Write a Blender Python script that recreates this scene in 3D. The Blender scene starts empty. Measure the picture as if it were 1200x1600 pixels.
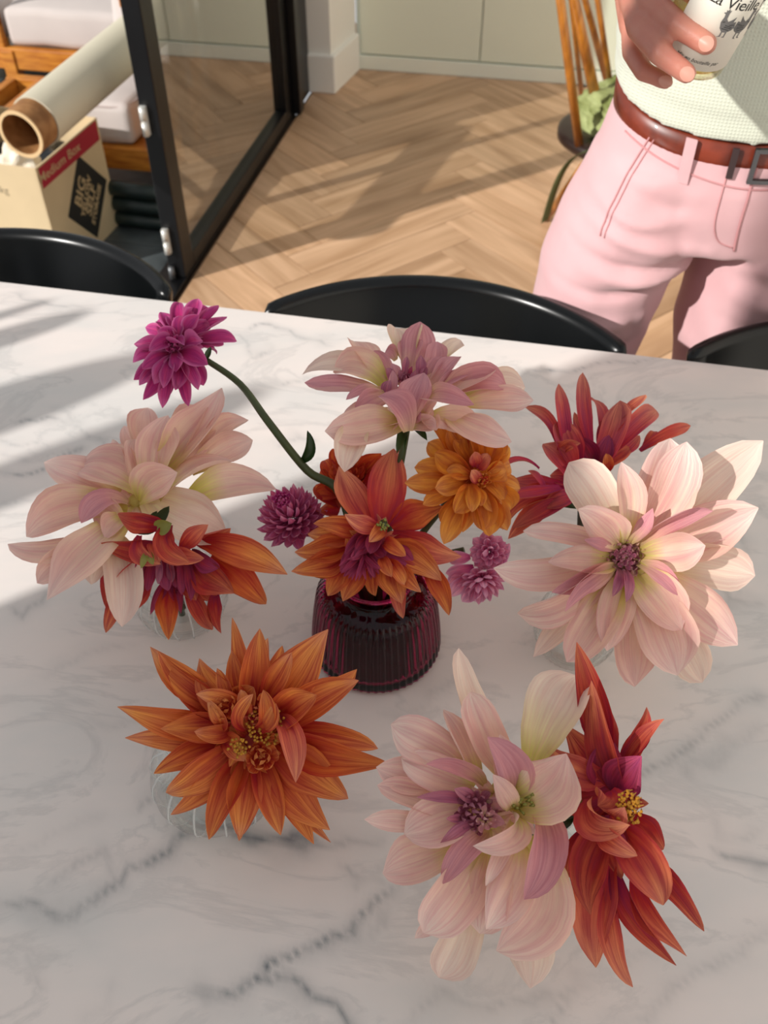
import bpy, bmesh, math, random
import numpy as np
from mathutils import Vector, Matrix

# ------------------------------------------------------------------ camera
CZ = 1.45; FPX = 1450.0
CAM = np.array([0, 0, CZ]); S2 = math.sqrt(.5)
F_ = np.array([0, S2, -S2]); U_ = np.array([0, S2, S2]); R_ = np.array([1., 0, 0])
sc = bpy.context.scene
cd = bpy.data.cameras.new('camera'); cam = bpy.data.objects.new('camera', cd)
sc.collection.objects.link(cam); sc.camera = cam
cam.location = (0, 0, CZ); cam.rotation_euler = (math.radians(45), 0, 0)
cd.sensor_fit = 'VERTICAL'; cd.sensor_height = 36; cd.sensor_width = 27
cd.lens = FPX / 1600 * 36; cd.clip_start = .02
cd.dof.use_dof = True; cd.dof.focus_distance = .66; cd.dof.aperture_fstop = 11
# ------------------------------------------------------------------ light
SUN_AZ = 32.5; SUN_EL = 29.0
w = bpy.data.worlds.new('world'); sc.world = w; w.use_nodes = True
bg = w.node_tree.nodes['Background']; bg.inputs[0].default_value = (.96, .97, 1, 1); bg.inputs[1].default_value = .57
sl = bpy.data.lights.new('sun', 'SUN'); sl.energy = 4.5; sl.angle = math.radians(1.0); sl.color = (1, .965, .92)
so = bpy.data.objects.new('sun', sl); sc.collection.objects.link(so)
_a, _e = math.radians(SUN_AZ), math.radians(SUN_EL)
SUND = Vector((math.cos(_a) * math.cos(_e), math.sin(_a) * math.cos(_e), -math.sin(_e)))
so.rotation_euler = SUND.to_track_quat('-Z', 'Y').to_euler(); so.location = (-3, -2, 4)
sc.view_settings.view_transform = 'Standard'; sc.view_settings.look = 'None'
sc.cycles.transparent_max_bounces = 32
sc.view_settings.gamma = 1; sc.view_settings.use_curve_mapping = False; sc.view_settings.exposure = 0.0

# ------------------------------------------------------------------ helpers
def ray(x, y): return F_ + R_ * (x - 600) / FPX + U_ * (800 - y) / FPX
def at(x, y, d): return CAM + ray(x, y) * d              # point seen at (x,y), depth d
def un(x, y, z=0.):                                       # point seen at (x,y) on height z
    r = ray(x, y); return CAM + r * (z - CZ) / r[2]
def pr(P):
    d = np.array(P) - CAM; q = d @ F_
    return 600 + FPX * (d @ R_) / q, 800 - FPX * (d @ U_) / q, q
DA = math.radians(79.0); CA = DA - math.pi / 2            # room axes: door wall direction, cabinet wall direction
DY = np.array([math.cos(DA), math.sin(DA), 0]); DX = np.array([math.cos(CA), math.sin(CA), 0]); DZ = np.array([0, 0, 1.])
def lin(c):
    if isinstance(c, str): c = [int(c[i:i+2], 16) for i in (0, 2, 4)]
    return tuple((v / 255 / 12.92 if v <= 10 else ((v / 255 + .055) / 1.055) ** 2.4) for v in c) + (1,)
def unit(v): v = np.asarray(v, float); return v / (np.linalg.norm(v) + 1e-12)

def link(name, me, mat=None, parent=None, smooth=True):
    o = bpy.data.objects.new(name, me); sc.collection.objects.link(o)
    if mat and not me.materials: me.materials.append(mat)
    if smooth: me.polygons.foreach_set('use_smooth', [True] * len(me.polygons))
    if parent is not None:
        o.parent = parent; L = parent.get('_w', None)
        if L is not None: o.matrix_parent_inverse = Matrix.Translation(-Vector(L))
    return o
def mesh(name, V, Fc, mat=None, parent=None, smooth=True, uv=None):
    me = bpy.data.meshes.new(name); me.from_pydata([tuple(v) for v in V], [], [tuple(f) for f in Fc]); me.update()
    if uv is not None:
        l = me.uv_layers.new(name='UVMap'); idx = np.empty(len(me.loops), int); me.loops.foreach_get('vertex_index', idx)
        l.data.foreach_set('uv', np.asarray(uv)[idx].ravel())
    return link(name, me, mat, parent, smooth)
def tag(o, label=None, cat=None, group=None, kind=None):
    if label: o['label'] = label
    if cat: o['category'] = cat
    if group: o['group'] = group
    if kind: o['kind'] = kind
    return o
ROOTS = []
def root(name, loc, label=None, cat=None, group=None, kind=None):
    o = bpy.data.objects.new(name, None); sc.collection.objects.link(o)
    o.location = tuple(loc); o.empty_display_size = .05; o['_w'] = [float(v) for v in loc]; ROOTS.append(o)
    return tag(o, label, cat, group, kind)
def from_bm(name, bm, mat=None, parent=None, smooth=False):
    bmesh.ops.recalc_face_normals(bm, faces=bm.faces[:])
    me = bpy.data.meshes.new(name); bm.to_mesh(me); bm.free()
    return link(name, me, mat, parent, smooth)
def add_box(bm, c, ax, s, bevel=0, seg=2):
    ax = [unit(a) for a in ax]; vs = []
    for i in (-1, 1):
        for j in (-1, 1):
            for k in (-1, 1):
                vs.append(bm.verts.new(tuple(np.array(c) + ax[0] * i * s[0] / 2 + ax[1] * j * s[1] / 2 + ax[2] * k * s[2] / 2)))
    fs = [bm.faces.new([vs[i] for i in q]) for q in ((0,1,3,2),(4,6,7,5),(0,4,5,1),(2,3,7,6),(0,2,6,4),(1,5,7,3))]
    if bevel:
        es = list({e for f in fs for e in f.edges})
        bmesh.ops.bevel(bm, geom=es, offset=bevel, segments=seg, profile=.6, affect='EDGES')
def box(name, c, s, mat, parent=None, ax=None, bevel=.003, seg=2, smooth=False):
    bm = bmesh.new(); add_box(bm, c, ax or (DX, DY, DZ), s, bevel, seg)
    return from_bm(name, bm, mat, parent, smooth)
def tube_geo(pts, rad, n=10, cap=True, ell=None):
    pts = [np.array(p, float) for p in pts]; m = len(pts)
    if np.isscalar(rad): rad = [rad] * m
    V = []; Fc = []; prev = None
    for i in range(m):
        T = unit(pts[min(i+1, m-1)] - pts[max(i-1, 0)])
        if prev is None:
            a = np.array([0, 0, 1.]) if abs(T[2]) < .9 else np.array([1., 0, 0])
            prev = unit(np.cross(T, a))
        prev = unit(prev - T * (prev @ T)); b = np.cross(T, prev)
        for k in range(n):
            t = 2 * math.pi * k / n; V.append(pts[i] + rad[i] * (prev * math.cos(t) + b * math.sin(t)))
    for i in range(m - 1):
        for k in range(n):
            Fc.append((i*n+k, i*n+(k+1) % n, (i+1)*n+(k+1) % n, (i+1)*n+k))
    if cap: Fc.append(tuple(range(n))[::-1]); Fc.append(tuple(range((m-1)*n, m*n)))
    return V, Fc
def tube(name, pts, rad, mat, parent=None, n=10): V, Fc = tube_geo(pts, rad, n); return mesh(name, V, Fc, mat, parent)
def bez(P, n=12):
    P = [np.array(p, float) for p in P]; out = []
    for i in range(n + 1):
        t = i / n; Q = P
        while len(Q) > 1: Q = [Q[k] * (1 - t) + Q[k+1] * t for k in range(len(Q) - 1)]
        out.append(Q[0])
    return out
def lathe_geo(prof, c, n=48, ribs=0, amp=0, twist=0, rib_fn=None):
    V = []; Fc = []; m = len(prof)
    for i, (r, z) in enumerate(prof):
        for k in range(n):
            t = 2 * math.pi * k / n
            rr = r * (1 + (amp * (.5 + .5 * math.cos(ribs * t + twist * z)) if ribs else 0)) if (rib_fn is None or rib_fn(i, z)) else r
            V.append((c[0] + rr * math.cos(t), c[1] + rr * math.sin(t), c[2] + z))
    for i in range(m - 1):
        for k in range(n): Fc.append((i*n+k, i*n+(k+1) % n, (i+1)*n+(k+1) % n, (i+1)*n+k))
    if prof[0][0] < 1e-3 or True: Fc.append(tuple(range(n))[::-1])
    Fc.append(tuple(range((m-1)*n, m*n)))
    return V, Fc

# ------------------------------------------------------------------ materials
def new_mat(name):
    m = bpy.data.materials.new(name); m.use_nodes = True; nt = m.node_tree
    return m, nt, nt.nodes['Principled BSDF'], nt.nodes.new, nt.links.new
def pmat(name, col, rough=.5, metal=0, spec=.5, noise=0, nscale=8, col2=None, bump=0, bscale=200, stretch=None, coat=0, sheen=0):
    m, nt, b, N, L = new_mat(name); col = lin(col) if not isinstance(col, tuple) or len(col) < 4 else col
    b.inputs['Base Color'].default_value = col; b.inputs['Roughness'].default_value = rough
    b.inputs['Metallic'].default_value = metal; b.inputs['Specular IOR Level'].default_value = spec
    b.inputs['Coat Weight'].default_value = coat; b.inputs['Sheen Weight'].default_value = sheen
    tc = N('ShaderNodeTexCoord'); mp = N('ShaderNodeMapping'); L(tc.outputs['Object'], mp.inputs[0])
    if stretch: mp.inputs['Scale'].default_value = stretch
    if noise or col2:
        n = N('ShaderNodeTexNoise'); n.inputs['Scale'].default_value = nscale; n.inputs['Detail'].default_value = 6
        L(mp.outputs[0], n.inputs[0]); mx = N('ShaderNodeMix'); mx.data_type = 'RGBA'
        c2 = lin(col2) if col2 else tuple(v * (1 - noise) for v in col[:3]) + (1,)
        mx.inputs['A'].default_value = col; mx.inputs['B'].default_value = c2
        cr = N('ShaderNodeMapRange'); cr.inputs[1].default_value = .35; cr.inputs[2].default_value = .68
        L(n.outputs[0], cr.inputs[0]); L(cr.outputs[0], mx.inputs['Factor']); L(mx.outputs['Result'], b.inputs['Base Color'])
    if bump:
        n2 = N('ShaderNodeTexNoise'); n2.inputs['Scale'].default_value = bscale; L(mp.outputs[0], n2.inputs[0])
        bp = N('ShaderNodeBump'); bp.inputs['Strength'].default_value = bump; bp.inputs['Distance'].default_value = .002
        L(n2.outputs[0], bp.inputs['Height']); L(bp.outputs[0], b.inputs['Normal'])
    return m
def petal_mat(name, stops, vein, vstr=.35, trans=.35, edge=None, rough=.55, jitter=.12, back=None, vary=None):
    vary = .2 if vary is None else vary
    """stops: [(t, colour)] from petal base to tip; vein: colour of lengthwise streaks"""
    m, nt, b, N, L = new_mat(name)
    uv = N('ShaderNodeUVMap'); sp = N('ShaderNodeSeparateXYZ'); L(uv.outputs[0], sp.inputs[0])
    oi = N('ShaderNodeObjectInfo')
    cr = N('ShaderNodeValToRGB'); e = cr.color_ramp.elements
    while len(e) < len(stops): e.new(.5)
    for i, (t, c) in enumerate(stops): e[i].position = t; e[i].color = lin(c)
    jt = N('ShaderNodeMath'); jt.operation = 'MULTIPLY_ADD'; jt.inputs[1].default_value = jitter * 2; jt.inputs[2].default_value = -jitter
    L(oi.outputs['Random'], jt.inputs[0]); ad = N('ShaderNodeMath'); L(sp.outputs['Y'], ad.inputs[0]); L(jt.outputs[0], ad.inputs[1]); L(ad.outputs[0], cr.inputs[0])
    mp = N('ShaderNodeMapping'); mp.inputs['Scale'].default_value = (13, .7, 1); L(uv.outputs[0], mp.inputs[0])
    cx = N('ShaderNodeCombineXYZ'); ml = N('ShaderNodeMath'); ml.operation = 'MULTIPLY'; ml.inputs[1].default_value = 37; L(oi.outputs['Random'], ml.inputs[0])
    L(ml.outputs[0], cx.inputs[2]); L(cx.outputs[0], mp.inputs['Location'])
    n = N('ShaderNodeTexNoise'); n.inputs['Scale'].default_value = 1.6; n.inputs['Detail'].default_value = 5; n.inputs['Roughness'].default_value = .65; L(mp.outputs[0], n.inputs[0])
    mr = N('ShaderNodeMapRange'); mr.inputs[1].default_value = .42; mr.inputs[2].default_value = .64; mr.inputs[4].default_value = vstr * 1.35; L(n.outputs[0], mr.inputs[0])
    mx = N('ShaderNodeMix'); mx.data_type = 'RGBA'; L(mr.outputs[0], mx.inputs['Factor']); L(cr.outputs[0], mx.inputs['A']); mx.inputs['B'].default_value = lin(vein)
    out = mx.outputs['Result']
    mp2 = N('ShaderNodeMapping'); mp2.inputs['Scale'].default_value = (3.2, 1.1, 1); L(uv.outputs[0], mp2.inputs[0]); L(cx.outputs[0], mp2.inputs['Location'])
    nn = N('ShaderNodeTexNoise'); nn.inputs['Scale'].default_value = 1.5; nn.inputs['Detail'].default_value = 3; L(mp2.outputs[0], nn.inputs[0])
    vr = N('ShaderNodeMapRange'); vr.inputs[1].default_value = .32; vr.inputs[2].default_value = .68; vr.inputs[3].default_value = 1 - vary; vr.inputs[4].default_value = 1 + vary; L(nn.outputs[0], vr.inputs[0])
    hv = N('ShaderNodeHueSaturation'); L(out, hv.inputs['Color']); L(vr.outputs[0], hv.inputs['Value']); hu = N('ShaderNodeMapRange'); hu.inputs[1].default_value = .3; hu.inputs[2].default_value = .7; hu.inputs[3].default_value = .5 - vary*.07; hu.inputs[4].default_value = .5 + vary*.07; L(nn.outputs[0], hu.inputs[0]); L(hu.outputs[0], hv.inputs['Hue']); out = hv.outputs[0]
    if edge:
        ab = N('ShaderNodeMath'); ab.operation = 'MULTIPLY_ADD'; ab.inputs[1].default_value = 2; ab.inputs[2].default_value = -1; L(sp.outputs['X'], ab.inputs[0])
        a2 = N('ShaderNodeMath'); a2.operation = 'ABSOLUTE'; L(ab.outputs[0], a2.inputs[0])
        m3 = N('ShaderNodeMapRange'); m3.inputs[1].default_value = .55; m3.inputs[2].default_value = 1; m3.inputs[4].default_value = .65; L(a2.outputs[0], m3.inputs[0])
        m2 = N('ShaderNodeMix'); m2.data_type = 'RGBA'; L(m3.outputs[0], m2.inputs['Factor']); L(out, m2.inputs['A']); m2.inputs['B'].default_value = lin(edge); out = m2.outputs['Result']
    if back:
        g = N('ShaderNodeNewGeometry'); m4 = N('ShaderNodeMix'); m4.data_type = 'RGBA'
        mb = N('ShaderNodeMath'); mb.operation = 'MULTIPLY'; mb.inputs[1].default_value = .8; L(g.outputs['Backfacing'], mb.inputs[0])
        L(mb.outputs[0], m4.inputs['Factor']); L(out, m4.inputs['A']); m4.inputs['B'].default_value = lin(back); out = m4.outputs['Result']
    L(out, b.inputs['Base Color']); b.inputs['Roughness'].default_value = rough; b.inputs['Specular IOR Level'].default_value = .25
    b.inputs['Sheen Weight'].default_value = .05
    # fine lengthwise relief
    bp = N('ShaderNodeBump'); bp.inputs['Strength'].default_value = .45; bp.inputs['Distance'].default_value = .0012; L(n.outputs[0], bp.inputs['Height']); L(bp.outputs[0], b.inputs['Normal'])
    tr = N('ShaderNodeBsdfTranslucent'); L(out, tr.inputs[0]); ms = N('ShaderNodeMixShader'); ms.inputs[0].default_value = trans
    L(b.outputs[0], ms.inputs[1]); L(tr.outputs[0], ms.inputs[2]); L(ms.outputs[0], nt.nodes['Material Output'].inputs[0])
    return m
def glass_mat(name, col=(1, 1, 1, 1), ior=1.45, rough=0.0):
    m, nt, b, N, L = new_mat(name); b.inputs['Base Color'].default_value = col; b.inputs['Transmission Weight'].default_value = 1
    b.inputs['Roughness'].default_value = rough; b.inputs['IOR'].default_value = ior
    return m
def pane_mat(name, tint=(.9, .93, .92, 1), ior=1.5, gain=1.0):
    """thin sheet: transparent with Fresnel reflection"""
    m, nt, b, N, L = new_mat(name); t = N('ShaderNodeBsdfTransparent'); t.inputs[0].default_value = tint
    g = N('ShaderNodeBsdfGlossy'); g.inputs['Roughness'].default_value = .02; f = N('ShaderNodeLayerWeight'); f.inputs[0].default_value = .5; pw = N('ShaderNodeMath'); pw.operation = 'POWER'; pw.inputs[1].default_value = 3.2; L(f.outputs['Facing'], pw.inputs[0]); f0 = N('ShaderNodeMath'); f0.operation = 'MULTIPLY_ADD'; f0.inputs[1].default_value = .93; f0.inputs[2].default_value = .05; L(pw.outputs[0], f0.inputs[0])
    mu = N('ShaderNodeMath'); mu.operation = 'MULTIPLY'; mu.inputs[1].default_value = gain; mu.use_clamp = True; L(f0.outputs[0], mu.inputs[0])
    ms = N('ShaderNodeMixShader'); L(mu.outputs[0], ms.inputs[0]); L(t.outputs[0], ms.inputs[1]); L(g.outputs[0], ms.inputs[2])
    L(ms.outputs[0], nt.nodes['Material Output'].inputs[0]); return m

M = {}
M['cream'] = petal_mat('petal_blush_cream', [(0, 'C9C34A'), (.16, 'E6D883'), (.36, 'F4D2BA'), (.62, 'F1C8B6'), (.88, 'F7D6CA'), (1, 'F9E2D6')], 'E39AA0', .38, .3, back='F3D3C6', vary=.09)
M['pale'] = petal_mat('petal_ivory', [(0, 'D3CB66'), (.2, 'EEDDAA'), (.5, 'F5DDC8'), (1, 'F6DFD2')], 'E3ABA0', .3, .3, vary=.09)
M['pinkish'] = petal_mat('petal_rose_blush', [(0, 'D8C47E'), (.22, 'E2B09C'), (.5, 'DA9A9E'), (1, 'DDA3AA')], 'BC6E80', .4, .3, back='E9B9B8', vary=.09)
M['mauve'] = petal_mat('petal_mauve_heart', [(0, 'C58088'), (.4, 'B4617C'), (1, 'C88A9A')], '8E3A58', .5, .25)
M['coralC'] = petal_mat('petal_heart_dusty_pink', [(0, 'B3586E'), (.5, 'CB8090'), (1, 'E0B0AE')], '96405C', .5, .25)
M['orange'] = petal_mat('petal_burnt_orange', [(0, 'A81818'), (.22, 'B8341C'), (.48, 'DE6E38'), (.85, 'EA9452'), (1, 'ECA070')], 'B22A20', .5, .3, back='DF8A4A')
M['amber'] = petal_mat('petal_amber', [(0, 'C4501A'), (.3, 'DC7A22'), (.7, 'E8963A'), (1, 'EBA35A')], 'CE5B20', .35, .35)
M['coral'] = petal_mat('petal_coral', [(0, 'AE1F3E'), (.25, 'CC403C'), (.55, 'E2745A'), (1, 'EC9C78')], 'B02C3A', .45, .3, back='E28B60')
M['red'] = petal_mat('petal_brick_red', [(0, '8E1848'), (.25, 'AE2832'), (.6, 'C84A3A'), (1, 'DC8060')], '8A1828', .5, .3, back='CF5A42')
M['raspberry'] = petal_mat('petal_raspberry_coral', [(0, 'A81A5A'), (.3, 'C63658'), (.65, 'D25C5C'), (1, 'DC8A70')], '962046', .5, .3, back='D4685A')
M['purple'] = petal_mat('petal_magenta_heart', [(0, '6A0A22'), (.4, 'A6264C'), (1, 'BE5076')], '5E0C2C', .45, .25)
M['magenta'] = petal_mat('petal_magenta', [(0, '86103E'), (.35, 'B42A74'), (.8, 'C64488'), (1, 'DA72AA')], '92165A', .4, .35, edge='E080B4')
M['orchid'] = petal_mat('petal_orchid_pink', [(0, '9A1E62'), (.35, 'CC5084'), (.8, 'DC729C'), (1, 'EAA2BE')], 'AE2E66', .35, .3, edge='DE90C2')
M['candy'] = petal_mat('petal_candy_pink', [(0, 'A82070'), (.3, 'EA7EAC'), (1, 'FAC4DA')], 'D8568E', .35, .3, edge='F0B8DC')
M['vermilion'] = petal_mat('petal_vermilion', [(0, '9E1A16'), (.4, 'CE3E1E'), (1, 'E0632E')], 'A41E1C', .4, .3)
for _n, _c in (('orange', '8E1E14'), ('cream', 'CFC468'), ('pinkish', 'C9A070'), ('coral', '8E1A34'), ('red', '7A1230'), ('raspberry', '8A1444'), ('magenta', '6A0A3A'), ('amber', 'B04A14'), ('vermilion', '8A1810'), ('candy', '8E1A5C'), ('orchid', '86184E')):
    M[_n + '_deep'] = pmat('receptacle_' + _n, _c, .7)
M['green'] = pmat('leaf_green', '2C4418', .45, noise=.4, nscale=40)
M['stem'] = pmat('stem_green', '3F4A20', .5, noise=.35, nscale=60, stretch=(1, 1, .2))
M['stemdark'] = pmat('stem_dark', '35301A', .5, noise=.35, nscale=60)
M['sepal'] = pmat('sepal_yellow_green', '8E8A3C', .5, noise=.3, nscale=60)
M['pollen'] = pmat('stamen_gold', 'C98A1E', .7, noise=.5, nscale=300)
M['glass'] = glass_mat('clear_glass', (.98, .99, .985, 1))
M['thin'] = pane_mat('thin_clear_glass', (.965, .975, .97, 1), 1.5, 1.3)
M['watersurf'] = pane_mat('water_surface', (.97, .98, .975, 1), 1.33, .8)
M['ribglass'] = pmat('rib_glass', 'F4F6F4', .12); M['ribglass'].node_tree.nodes['Principled BSDF'].inputs['Alpha'].default_value = .38
M['wine'] = glass_mat('burgundy_glass', (.33, .014, .075, 1), 1.36)
M['water'] = glass_mat('water', (.97, .99, .98, 1), 1.33)
M['black'] = pmat('black_lacquer', '040607', .26, spec=.35)
M['blackal'] = pmat('black_aluminium', '0B0B0D', .35, spec=.4)
M['hinge'] = pmat('hinge_white_metal', 'D8D8D2', .35, metal=.3)
M['wallw'] = pmat('painted_white', 'F2EFE6', .6, bump=.05)
M['sage'] = pmat('painted_sage', 'ECF0DC', .5)
M['sage2'] = pmat('painted_sage_carcass', 'F0F3E4', .5)
M['oakw'] = pmat('golden_wood', 'D08A34', .4, col2='A55E1C', nscale=5, stretch=(2, 2, 14))
M['spind'] = pmat('honey_wood', 'C07A26', .3, col2='7C4514', nscale=6, stretch=(6, 6, 1), coat=.3)
M['dkseat'] = pmat('dark_wood', '2A1C18', .3)
M['cush'] = pmat('cushion_offwhite', 'C9BFBA', .9, noise=.08, nscale=6, bump=.3, bscale=300)
M['olive'] = pmat('olive_cloth', '6A7238', .85, col2='AEB67E', nscale=14, bump=.4)
M['strap'] = pmat('olive_strap', '4C5530', .8)
M['card'] = pmat('cardboard', 'DCC49C', .8, noise=.08, nscale=9)
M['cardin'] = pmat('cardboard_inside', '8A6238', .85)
M['core'] = pmat('tube_core_brown', 'A87848', .7, col2='7E5228', nscale=30)
M['corering'] = pmat('tube_rim', 'E2C090', .8)
M['paper'] = pmat('tube_wrap_paper', 'CFC7B0', .55, noise=.06, nscale=4)
M['redp'] = pmat('print_red', 'B02438', .7)
M['blackp'] = pmat('print_black', '23221F', .7)
M['cardp'] = pmat('print_knockout', 'C9AE84', .8)
M['slate'] = pmat('slate_tile', '5A6264', .45, col2='2E3436', nscale=7, bump=.3, bscale=40)
M['darkgreen'] = pmat('dark_green_plastic', '1C2A28', .4)
M['skin'] = None

# ------------------------------------------------------------------ petals
RNG = random.Random(7)
def petal_geo(B, T, W, nref, bow=.12, side=0., cup=.22, curl=0., twist=0., tm=.52, q=1.7, wb=.32, ruff=.04, sd=0, rows=13, cols=8):
    rg = random.Random(sd); B = np.array(B); T = np.array(T); D = T - B; Ln = np.linalg.norm(D); d = D / Ln
    s0 = unit(np.cross(d, nref)); n0 = unit(np.cross(s0, d))
    Mid = (B + T) / 2 + n0 * bow * Ln * 2 * .9 + s0 * side * Ln * 2 * .9
    cup *= rg.uniform(.6, 1.5); big = rows > 8; curl += rg.uniform(-.22, .22) if big else 0; twist += rg.uniform(-.5, .5) if big else 0; rl = rg.uniform(-.4, .95) if big else 0; rr_ = rg.uniform(-.4, .95) if big else 0; side += rg.uniform(-.05, .05) if big else 0; Mid = (B + T) / 2 + n0 * bow * Ln * 1.8 + s0 * side * Ln * 1.8
    ts = np.linspace(0, 1, rows); V = []; UV = []
    ph = rg.uniform(0, 6.28); k = rg.uniform(5, 9); rp = rg.uniform(-.25, .25); asym = rg.uniform(-.1, .1)
    for t in ts:
        P = B * (1-t)**2 + Mid * 2*t*(1-t) + T * t*t
        Tn = unit((Mid - B) * (1-t) + (T - Mid) * t)
        s = unit(np.cross(Tn, nref) * .75 + s0 * .25); s = unit(s - Tn * (s @ Tn)); n = np.cross(s, Tn)
        a = twist * t + rp * .5; s, n = s * math.cos(a) + n * math.sin(a), n * math.cos(a) - s * math.sin(a)
        P = P + n * curl * Ln * max(0, t - .62) ** 2 * 5
        f = wb + (1 - wb) * math.sin(math.pi / 2 * t / tm) if t < tm else max(0.0, 1 - ((t - tm) / (1 - tm)) ** q)
        if t > tm: f = f ** .8
        f = max(f * (1 + .05 * math.sin(9 * t + ph) * (t > .3)), .02); cu = cup * (1.25 - .7 * t)
        for j in range(cols + 1):
            u = 2 * j / cols - 1
            off = cu * u * u + .075 * math.cos(u * 9.4) * math.sin(math.pi * min(1, t * 1.1)) - .10 * math.exp(-(u / .18) ** 2) + (rl if u < 0 else rr_) * abs(u) ** 4 * math.sin(math.pi * t) ** .7 + ruff * math.sin(k * t + ph + u) * abs(u) ** 2 * (1 if u > 0 else -1) * 2
            lat = u * (1 - .35 * cup * u * u) + asym * (1 - u * u) * t
            V.append(P + s * lat * f * W / 2 + n * off * f * W / 2); UV.append(((u + 1) / 2, t))
    c1 = cols + 1; Fc = [(i*c1+j, i*c1+j+1, (i+1)*c1+j+1, (i+1)*c1+j) for i in range(rows - 1) for j in range(cols)]
    return V, Fc, UV
CNT = [0]
def petal(parent, B, T, W, nref, mat, **kw):
    CNT[0] += 1
    V, Fc, UV = petal_geo(B, T, W, nref, sd=CNT[0], **kw)
    return mesh('petal', V, Fc, mat, parent, uv=UV)
def blade(name, parent, B, T, W, nref, mat, **kw):
    V, Fc, UV = petal_geo(B, T, W, nref, **kw); return mesh(name, V, Fc, mat, parent, uv=UV)

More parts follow.
